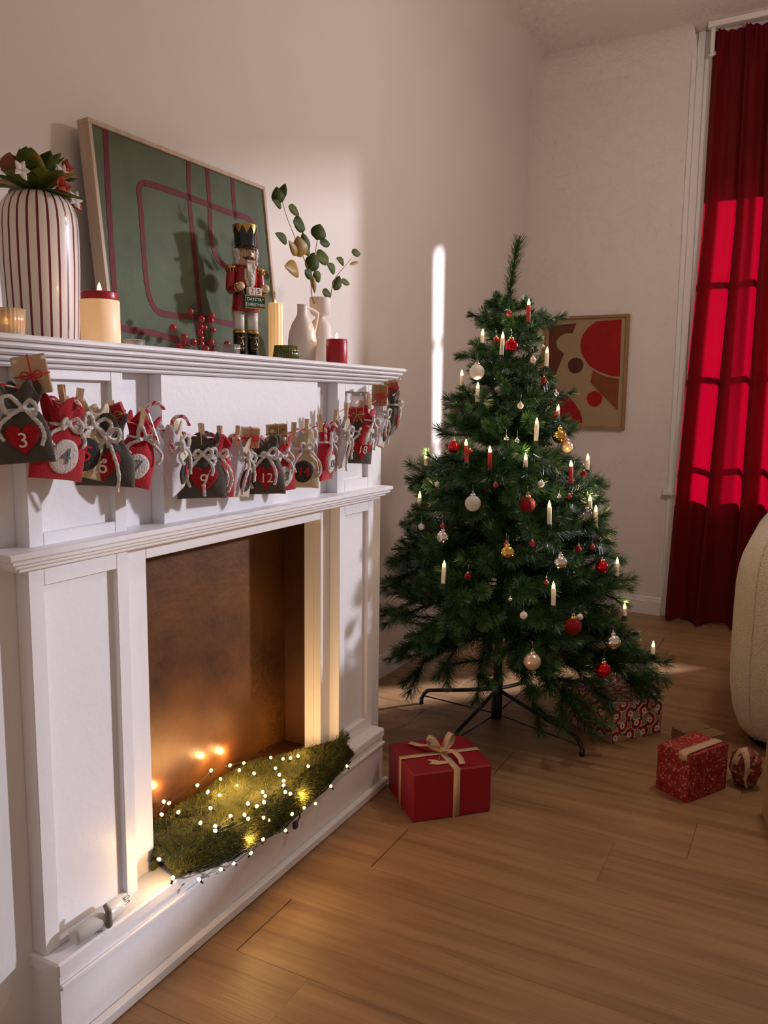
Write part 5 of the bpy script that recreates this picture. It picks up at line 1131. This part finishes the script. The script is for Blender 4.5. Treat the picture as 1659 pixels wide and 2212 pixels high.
# kraft gift under the tree with a printed pattern of red and white rosettes
SW, SD, SH = 0.245, 0.275, 0.142
t = thing('gift_box', (-0.622, 3.030, 0), 'kraft paper gift box printed with red and white rosettes under the tree', 'gift', rz=math.radians(56))
frame_box(t, (SW, SD, SH), 'kraft', 0.002)
rs = random.Random(9)
def print_face(par, T, w_, h_, seed):
    r = random.Random(seed); st = 0.064; red = MB(); wh = MB(); bk = MB(); ln = MB(); row_ = 0; y_ = st * 0.3
    while y_ < h_:
        x_ = st * (0.25 + 0.5 * (row_ % 2))
        while x_ < w_:
            R = 0.0245; ro = r.uniform(0, 6.28)
            def disc(mb, ox, oy, rr, z_, n=16, a0=0, a1=2 * pi, r0=0.0):
                P = []
                K = 14
                for i in range(K + 1):
                    a = a0 + (a1 - a0) * i / K; P.append((ox + rr * math.cos(a + ro), oy + rr * math.sin(a + ro)))
                if r0 > 0: P += [(ox + r0 * math.cos(a0 + (a1 - a0) * i / K + ro), oy + r0 * math.sin(a0 + (a1 - a0) * i / K + ro)) for i in range(K, -1, -1)]
                P = [(min(max(a, 0.001), w_ - 0.001), min(max(b_, 0.001), h_ - 0.001)) for a, b_ in P]
                vs = [T @ Vector((a, b_, z_)) for a, b_ in P]
                if r0 > 0:
                    n2 = len(P); mb.add(vs, [(i, i + 1, n2 - 2 - i, n2 - 1 - i) for i in range(K)])
                else: mb.add(vs, [tuple(range(len(P)))])
            disc(wh, x_, y_, R * 1.12, 0.0004, a0=-0.3, a1=4.0); disc(red, x_, y_, R, 0.0006, a0=-0.2, a1=3.9)
            disc(bk, x_, y_, R * 0.78, 0.0008, a0=1.2, a1=1.75, r0=R * 0.5); disc(bk, x_ + R * 1.0 * math.cos(ro - 0.2), y_ + R * 1.0 * math.sin(ro - 0.2), R * 0.20, 0.0008); disc(bk, x_ + R * math.cos(ro + 3.9), y_ + R * math.sin(ro + 3.9), R * 0.20, 0.0008)
            disc(wh, x_, y_, R * 0.46, 0.0010); disc(red, x_, y_ + R * 0.02, R * 0.17, 0.0012)
            x_ += st * 1.05
        y_ += st * 0.62; row_ += 1
    for k in range(int(w_ * h_ * 420)):
        a0 = r.uniform(0, 6.28); px, py = r.uniform(0, w_), r.uniform(0, h_); pts = []
        for q in range(9):
            pts.append(T @ Vector((min(max(px, 0.002), w_ - 0.002), min(max(py, 0.002), h_ - 0.002), 0.0005))); a0 += r.uniform(-0.7, 0.7); px += 0.006 * math.cos(a0); py += 0.006 * math.sin(a0)
        ln.tube(pts, 0.0005, n=4)
    part('printed_red', red, 'red_print', par, kind='stuff'); part('printed_white', wh, 'white_print', par, kind='stuff'); part('printed_black', bk, 'black_print', par, kind='stuff'); part('printed_vine', ln, 'art_dark', par, kind='stuff')
print_face(t, Matrix.Translation((-SW / 2, -SD / 2, 0)) @ Matrix.Rotation(pi / 2, 4, 'X'), SW, SH, 1)                      # near side
print_face(t, Matrix.Translation((-SW / 2, SD / 2, 0)) @ Matrix.Rotation(-pi / 2, 4, 'Z') @ Matrix.Rotation(pi / 2, 4, 'X'), SD, SH, 2)
print_face(t, Matrix.Translation((-SW / 2, -SD / 2, SH)), SW, SD, 3)

# small red confetti gift
t = thing('gift_box', (-0.282, 2.632, 0), 'small red gift wrapped in speckled paper beside the sofa', 'gift', rz=math.radians(60.6))
GW, GD, GH = 0.184, 0.118, 0.146
rg = random.Random(21); N = 9; mb = MB()
def crum(T_, w_, h_, n1, n2, amp):
    vs = []
    for j in range(n2 + 1):
        for i in range(n1 + 1):
            ed = i in (0, n1) or j in (0, n2)
            vs.append(T_ @ Vector((w_ * i / n1, h_ * j / n2, 0 if ed else rg.uniform(-amp * 0.3, amp))))
    mb.add(vs, [(j * (n1 + 1) + i, j * (n1 + 1) + i + 1, (j + 1) * (n1 + 1) + i + 1, (j + 1) * (n1 + 1) + i) for j in range(n2) for i in range(n1)])
mb.box((-GW / 2, -GD / 2, 0), (GW / 2, GD / 2, GH), bev=0.003)
part('wrapped_box', mb, 'wrap_confetti', t)
mb = MB(); crum(Matrix.Translation((-GW / 2, -GD / 2 - 0.0005, 0)) @ Matrix.Rotation(pi / 2, 4, 'X'), GW, GH, 11, 9, 0.004); crum(Matrix.Translation((-GW / 2 - 0.0005, GD / 2, 0)) @ Matrix.Rotation(-pi / 2, 4, 'Z') @ Matrix.Rotation(pi / 2, 4, 'X'), GD, GH, 8, 9, 0.004)
part('creased_paper', mb, 'wrap_confetti', t)
part('paper_band', MB().ribbon(smooth_path([(-GW / 2 - 0.001, -GD * 0.30, GH - 0.02), (-GW / 2, -GD * 0.28, GH + 0.002), (-GW / 4, -GD * 0.26, GH + 0.0035), (0.0, -GD * 0.24, GH + 0.003), (GW / 2, -GD * 0.22, GH + 0.002)], 4), 0.030, (0, 1, 0), 0.0012), 'ribbon', t)
for k in range(16):
    a, b_ = rg.uniform(-GW / 2 + 0.01, GW / 2 - 0.01), rg.uniform(-0.005, GD / 2 - 0.008); an = rg.uniform(0, 6.28)
    part('printed_cane', MB().tube(smooth_path([(a, b_, GH + 0.0006), (a + 0.007 * math.cos(an), b_ + 0.007 * math.sin(an), GH + 0.0006), (a + 0.010 * math.cos(an + 0.5), b_ + 0.010 * math.sin(an + 0.5), GH + 0.0006)], 3), 0.0008, n=4), 'ribbon', t)
# crumpled little parcel
t = thing('crumpled_parcel', (-0.135, 2.735, 0), 'little crumpled paper parcel with a cream fold behind the red speckled gift', 'parcel')
vs = []; fs = []; n1, n2 = 22, 14; rg = random.Random(4)
for j in range(n2 + 1):
    tt = pi * j / n2
    for i in range(n1):
        a = 2 * pi * i / n1; q = 1 + rg.uniform(-0.10, 0.12)
        vs.append((0.046 * math.sin(tt) ** 0.7 * math.cos(a) * q, 0.042 * math.sin(tt) ** 0.7 * math.sin(a) * q, 0.062 - 0.061 * math.cos(tt)))
fs = [(j * n1 + i, j * n1 + (i + 1) % n1, (j + 1) * n1 + (i + 1) % n1, (j + 1) * n1 + i) for j in range(n2) for i in range(n1)]
part('paper', MB().add(vs, fs), 'wrap_crumple', t)
part('fold', MB().ribbon(smooth_path([(0.010, -0.047, 0.012), (0.004, -0.050, 0.04), (0.008, -0.050, 0.075), (0.002, -0.036, 0.108), (-0.01, -0.01, 0.125)], 5), [0.004 + 0.020 * (i / 20) for i in range(21)], (1, 0, 0), 0.0015), 'ribbon', t)
part('fold', MB().ribbon(smooth_path([(-0.032, -0.030, 0.05), (-0.030, -0.032, 0.085), (-0.012, -0.020, 0.122)], 5), 0.022, (1, -0.6, 0), 0.0015), 'ribbon', t)
# brown cardboard box and big carton
t = thing('cardboard_box', (-0.305, 2.975, 0), 'low brown cardboard box behind the red speckled gift', 'box', rz=math.radians(52))
part('carton', MB().box((-0.066, -0.060, 0), (0.066, 0.060, 0.060), bev=0.001), 'cardboard', t); part('lid_flap', MB().box((-0.066, -0.060, 0.0602), (0.066, -0.002, 0.062)).box((-0.066, 0.002, 0.0602), (0.066, 0.060, 0.062)), 'cardboard', t)
t = thing('cardboard_box', (0.105, 2.525, 0), 'tall kraft carton at the right edge in front of the sofa', 'box', rz=math.radians(14))
part('carton', MB().box((-0.165, -0.085, 0), (0.165, 0.085, 0.243), bev=0.0015), 'kraft', t); part('lid_flap', MB().box((-0.165, -0.085, 0.2432), (0.165, -0.001, 0.246)).box((-0.165, 0.001, 0.2432), (0.165, 0.085, 0.246)), 'kraft', t); part('tape', MB().box((-0.166, -0.02, 0.2462), (0.166, 0.02, 0.2466)), 'ribbon', t)

# sofa: rounded boucle shell
sofa = thing('sofa', (0.80, 3.42, 0), 'cream boucle sofa with a rounded high arm in front of the window', 'sofa')
def shell(x0, x1, y0, y1, rad, zs):
    """rounded footprint, section given by (z, inset)"""
    mb = MB(); P = []; K = 12
    for cx, cy, a0 in ((x1 - rad, y1 - rad, 0), (x0 + rad, y1 - rad, pi / 2), (x0 + rad, y0 + rad, pi), (x1 - rad, y0 + rad, 1.5 * pi)):
        for i in range(K + 1): a = a0 + pi / 2 * i / K; P.append((cx + rad * math.cos(a), cy + rad * math.sin(a), math.cos(a), math.sin(a)))
    n = len(P); vs = [(px - nx * ins, py - ny * ins, z_) for z_, ins in zs for px, py, nx, ny in P]
    fs = [(j * n + i, j * n + (i + 1) % n, (j + 1) * n + (i + 1) % n, (j + 1) * n + i) for j in range(len(zs) - 1) for i in range(n)]
    fs += [tuple(range(n))[::-1], tuple(range((len(zs) - 1) * n, len(zs) * n))]
    return mb.add(vs, fs, smooth=True)
prof_ = [(0.035, 0.060), (0.06, 0.040), (0.12, 0.018), (0.206, 0.004), (0.30, 0.0), (0.45, 0.0), (0.574, 0.002), (0.63, 0.008), (0.674, 0.018), (0.72, 0.036), (0.758, 0.062), (0.785, 0.098), (0.798, 0.130), (0.803, 0.158)]
part('arm', shell(-0.232, 0.16, 2.98, 3.86, 0.17, prof_), 'boucle', sofa, world=True)
part('backrest', shell(0.10, 1.98, 3.42, 3.86, 0.17, prof_), 'boucle', sofa, world=True)
part('arm', shell(1.85, 2.20, 2.98, 3.86, 0.16, prof_), 'boucle', sofa, world=True)
part('seat', shell(0.14, 1.90, 3.02, 3.50, 0.06, [(0.05, 0.02), (0.10, 0.0), (0.38, 0.0), (0.43, 0.02), (0.445, 0.06)]), 'boucle', sofa, world=True)
part('piping', MB().tube([(-0.062 - 0.574 * (0.171 - i_), 3.15 - 0.819 * (0.171 - i_), z_) for z_, i_ in prof_[:13]], 0.0040, n=8), 'boucle', sofa, world=True)
part('foot_plinth', shell(-0.15, 2.1, 3.06, 3.78, 0.12, [(0.0, 0.0), (0.04, 0.0)]), 'black_metal', sofa, world=True)

# ================================================================== moss and fairy lights in the firebox
BTOP = [(-1.328, 1.418, 0.236), (-1.328, 1.436, 0.224), (-1.307, 1.388, 0.222), (-1.171, 1.232, 0.222), (-1.328, 1.593, 0.243), (-1.297, 1.592, 0.222), (-1.328, 1.539, 0.226), (-1.278, 1.519, 0.222), (-1.242, 1.519, 0.222), (-1.22, 1.459, 0.222), (-1.156, 1.398, 0.222), (-1.143, 1.382, 0.222), (-1.154, 1.451, 0.222), (-1.13, 1.472, 0.222), (-1.124, 1.478, 0.211), (-1.124, 1.538, 0.186), (-1.328, 1.67, 0.226), (-1.31, 1.707, 0.222), (-1.286, 1.656, 0.222), (-1.241, 1.659, 0.222), (-1.235, 1.58, 0.222), (-1.26, 1.76, 0.222), (-1.226, 1.769, 0.222), (-1.211, 1.782, 0.222), (-1.2, 1.803, 0.222), (-1.142, 1.764, 0.222), (-1.211, 1.712, 0.222), (-1.179, 1.684, 0.222), (-1.15, 1.661, 0.222), (-1.135, 1.64, 0.222), (-1.124, 1.631, 0.211), (-1.124, 1.653, 0.197), (-1.16, 1.585, 0.222), (-1.142, 1.571, 0.222), (-1.124, 1.541, 0.224), (-1.156, 1.52, 0.222), (-1.13, 1.52, 0.222), (-1.124, 1.559, 0.169), (-1.195, 1.393, 0.222), (-1.273, 1.407, 0.222)]
BFRONT=[ (1.208,0.216),(1.288,0.170),(1.361,0.155),(1.406,0.146),(1.471,0.138),(1.519,0.149),(1.613,0.127),(1.643,0.156),(1.698,0.148),(1.753,0.135),(1.830,0.151),(1.916,0.174) ]
ms = thing('moss_bed', (-1.22, 1.60, ZP), 'bed of green moss spilling over the hearth of the fireplace', 'moss')
def interp(x, xs, ys):
    if x <= xs[0]: return ys[0]
    for i in range(len(xs) - 1):
        if x <= xs[i + 1]: return ys[i] + (ys[i + 1] - ys[i]) * (x - xs[i]) / (xs[i + 1] - xs[i])
    return ys[-1]
rm = random.Random(17)
def moss_pt(y_, q):
    xb = interp(y_, [1.25, 1.75, 1.90, 1.96], [-1.338, -1.338, -1.205, -1.17]); zf = interp(y_, [1.24, 1.30, 1.40, 1.60, 1.75, 1.90, 1.97], [0.205, 0.185, 0.152, 0.136, 0.146, 0.168, 0.190])
    end = max(0, (y_ - 1.90) / 0.07)
    K = [(xb, 0.192), (xb + 0.04, 0.212 - 0.01 * end), ((xb - 1.16) / 2, 0.224 + 0.008 * math.sin(y_ * 21)), (-1.150, 0.214 + 0.006 * math.sin(y_ * 33)), (-1.130, 0.200), (-1.121, (0.198 + zf) / 2), (-1.118, zf)]
    if y_ < 1.262: K = [(max(a, -1.195), b) for a, b in K]
    t_ = q * (len(K) - 1); i = min(int(t_), len(K) - 2); f_ = t_ - i
    a, b = K[i]; c, d = K[i + 1]
    return Vector((a + (c - a) * f_, y_, b + (d - b) * f_))
NY, NQ = 74, 30; vs = []
for j in range(NY + 1):
    y_ = 1.236 + (1.968 - 1.236) * j / NY
    for i in range(NQ + 1):
        p = moss_pt(y_, i / NQ); p.z += rm.uniform(-0.003, 0.003); p.x += rm.uniform(-0.001, 0.001); vs.append(p)
o_ = len(vs); fs = [(j * (NQ + 1) + i, (j + 1) * (NQ + 1) + i, (j + 1) * (NQ + 1) + i + 1, j * (NQ + 1) + i + 1) for j in range(NY) for i in range(NQ)]
part('moss_mat', MB().add(vs, fs, smooth=True), 'moss', ms, world=True, kind='stuff')
fb = MB()
for k in range(26000):
    y_ = rm.uniform(1.238, 1.966); q = rm.random(); p = moss_pt(y_, q); p2 = moss_pt(y_, min(1, q + 0.03)); d = (p2 - p); nn = Vector((-d.z, 0, d.x)) if d.length > 0 else Vector((0, 0, 1))
    nn = nn.normalized() if nn.length > 1e-6 else Vector((0, 0, 1))
    if nn.z < 0 and nn.x < 0: nn = -nn
    v = (nn + Vector((rm.uniform(-0.8, 0.8), rm.uniform(-0.8, 0.8), rm.uniform(-0.5, 0.5)))).normalized() * rm.uniform(0.006, 0.016)
    s_ = Vector((rm.uniform(-1, 1), rm.uniform(-1, 1), rm.uniform(-1, 1))).normalized() * 0.0007
    fb.add([p - s_, p + s_, p + v], [(0, 1, 2)], ('moss_fibre', 'moss_fibre', 'moss_dark', 'moss_light')[int(rm.random() * 4)])
part('moss_fibres', fb, 'moss_fibre', ms, world=True, kind='stuff')
# sprig of spruce at the right end
sg2 = MB()
for k in range(7):
    a = rm.uniform(-0.6, 0.6); p0 = Vector((-1.155 + rm.uniform(-0.02, 0.02), 1.90 + 0.006 * k, 0.212)); pth = [p0 + Vector((0.012 * math.sin(a) * u, 0.075 * u * math.cos(a), 0.020 * u - 0.012 * u * u + 0.02 * math.sin(a + k) * u)) for u in [q / 5 for q in range(6)]]
    add_needles(sg2, pth, rm, 1300, 0.012, 0.9, 'moss_fibre', 'moss_fibre')
part('green_sprig', sg2, 'moss_fibre', ms, world=True, kind='stuff')

fl = thing('fairy_lights', (-1.20, 1.58, ZP), 'string of warm white fairy lights on dark wire lying on the moss', 'fairy lights')
BT_ = [Vector(b) for b in BTOP]; BF_ = [Vector((-1.112, y_, z_)) for y_, z_ in BFRONT]
for p in BT_:
    if p.x > -1.30: p.z += 0.006
order = sorted(BT_, key=lambda p: round((p.y - 1.2) / 0.12) * 10 + (p.x if round((p.y - 1.2) / 0.12) % 2 else -p.x))
wp = []
for p in order: wp += [p + Vector((0.004, 0.004, -0.001)), p + Vector((rm.uniform(-0.012, 0.012), rm.uniform(-0.012, 0.012), 0.0))]
part('wire', MB().tube(smooth_path(wp, 3), 0.0008, n=5), 'black_wire', fl, world=True)
edge = sorted(BF_, key=lambda p: p.y)
for k in range(5):
    wp = [Vector((-1.116 + rm.uniform(-0.002, 0.005), y_, interp(y_, [1.24, 1.30, 1.40, 1.60, 1.75, 1.90, 1.97], [0.205, 0.186, 0.152, 0.136, 0.146, 0.168, 0.19]) + rm.uniform(-0.008, 0.012))) for y_ in [1.262 + 0.68 * i / 22 for i in range(23)]]
    part('wire', MB().tube(smooth_path(wp, 3), 0.0010, n=5), 'black_wire', fl, world=True)
bm = MB().ball((0, 0, 0), (0.0042, 0.0042, 0.0050), n=10, k=8).mesh('bulb', 'bulb_core')
bs = MB().lathe([(0, -0.012), (0.0022, -0.012), (0.0026, -0.005), (0.0022, -0.003), (0, -0.003)], n=8).mesh('socket', 'black_wire')
for k, p in enumerate(BT_ + BF_):
    o = bpy.data.objects.new('bulb', bm); COL.objects.link(o); o.parent = fl; o.location = p - fl.location; o.rotation_euler = (rm.uniform(-1, 1), rm.uniform(-1, 1), 0)
    q = bpy.data.objects.new('socket', bs); COL.objects.link(q); q.parent = o
    if k % 4 == 0: lamp('bulb_light', p - fl.location + Vector((0.0, 0, 0.034)), 0.42, (1.0, 0.58, 0.22), 0.006, fl)
part('plug', MB().box((-1.124, 1.660, 0.104), (-1.114, 1.676, 0.122), bev=0.002).tube(smooth_path([(-1.118, 1.676, 0.12), (-1.116, 1.684, 0.13), (-1.117, 1.682, 0.146)], 4), 0.0022, n=6), 'black_metal', fl, 'small black plug hanging over the hearth edge', world=True)

# power adapter left on the plinth
pa = thing('power_adapter', (-1.150, 1.040, ZP), 'white plastic power adapter with a grey cord on the plinth ledge', 'adapter')
part('housing', MB().tube([(-1.152, 0.985, ZP + 0.020), (-1.152, 0.990, ZP + 0.020), (-1.152, 1.098, ZP + 0.020), (-1.152, 1.104, ZP + 0.020)], [0.010, 0.0165, 0.0165, 0.012], n=20), 'plug_white', pa, world=True)
part('prong', MB().tube([(-1.152, 1.104, ZP + 0.024), (-1.152, 1.126, ZP + 0.024)], 0.0025, n=8).tube([(-1.152, 1.104, ZP + 0.014), (-1.152, 1.126, ZP + 0.014)], 0.0025, n=8), 'steel', pa, world=True)
part('cord_bundle', MB().tube(smooth_path([(-1.140, 1.052, ZP + 0.052), (-1.133, 1.054, ZP + 0.040), (-1.134, 1.056, ZP + 0.016), (-1.137, 1.056, ZP + 0.004)], 4), [0.004, 0.005, 0.0055, 0.006, 0.0062, 0.006, 0.0055, 0.006, 0.007, 0.0075, 0.007, 0.006, 0.004], n=10), 'plug_grey', pa, world=True)
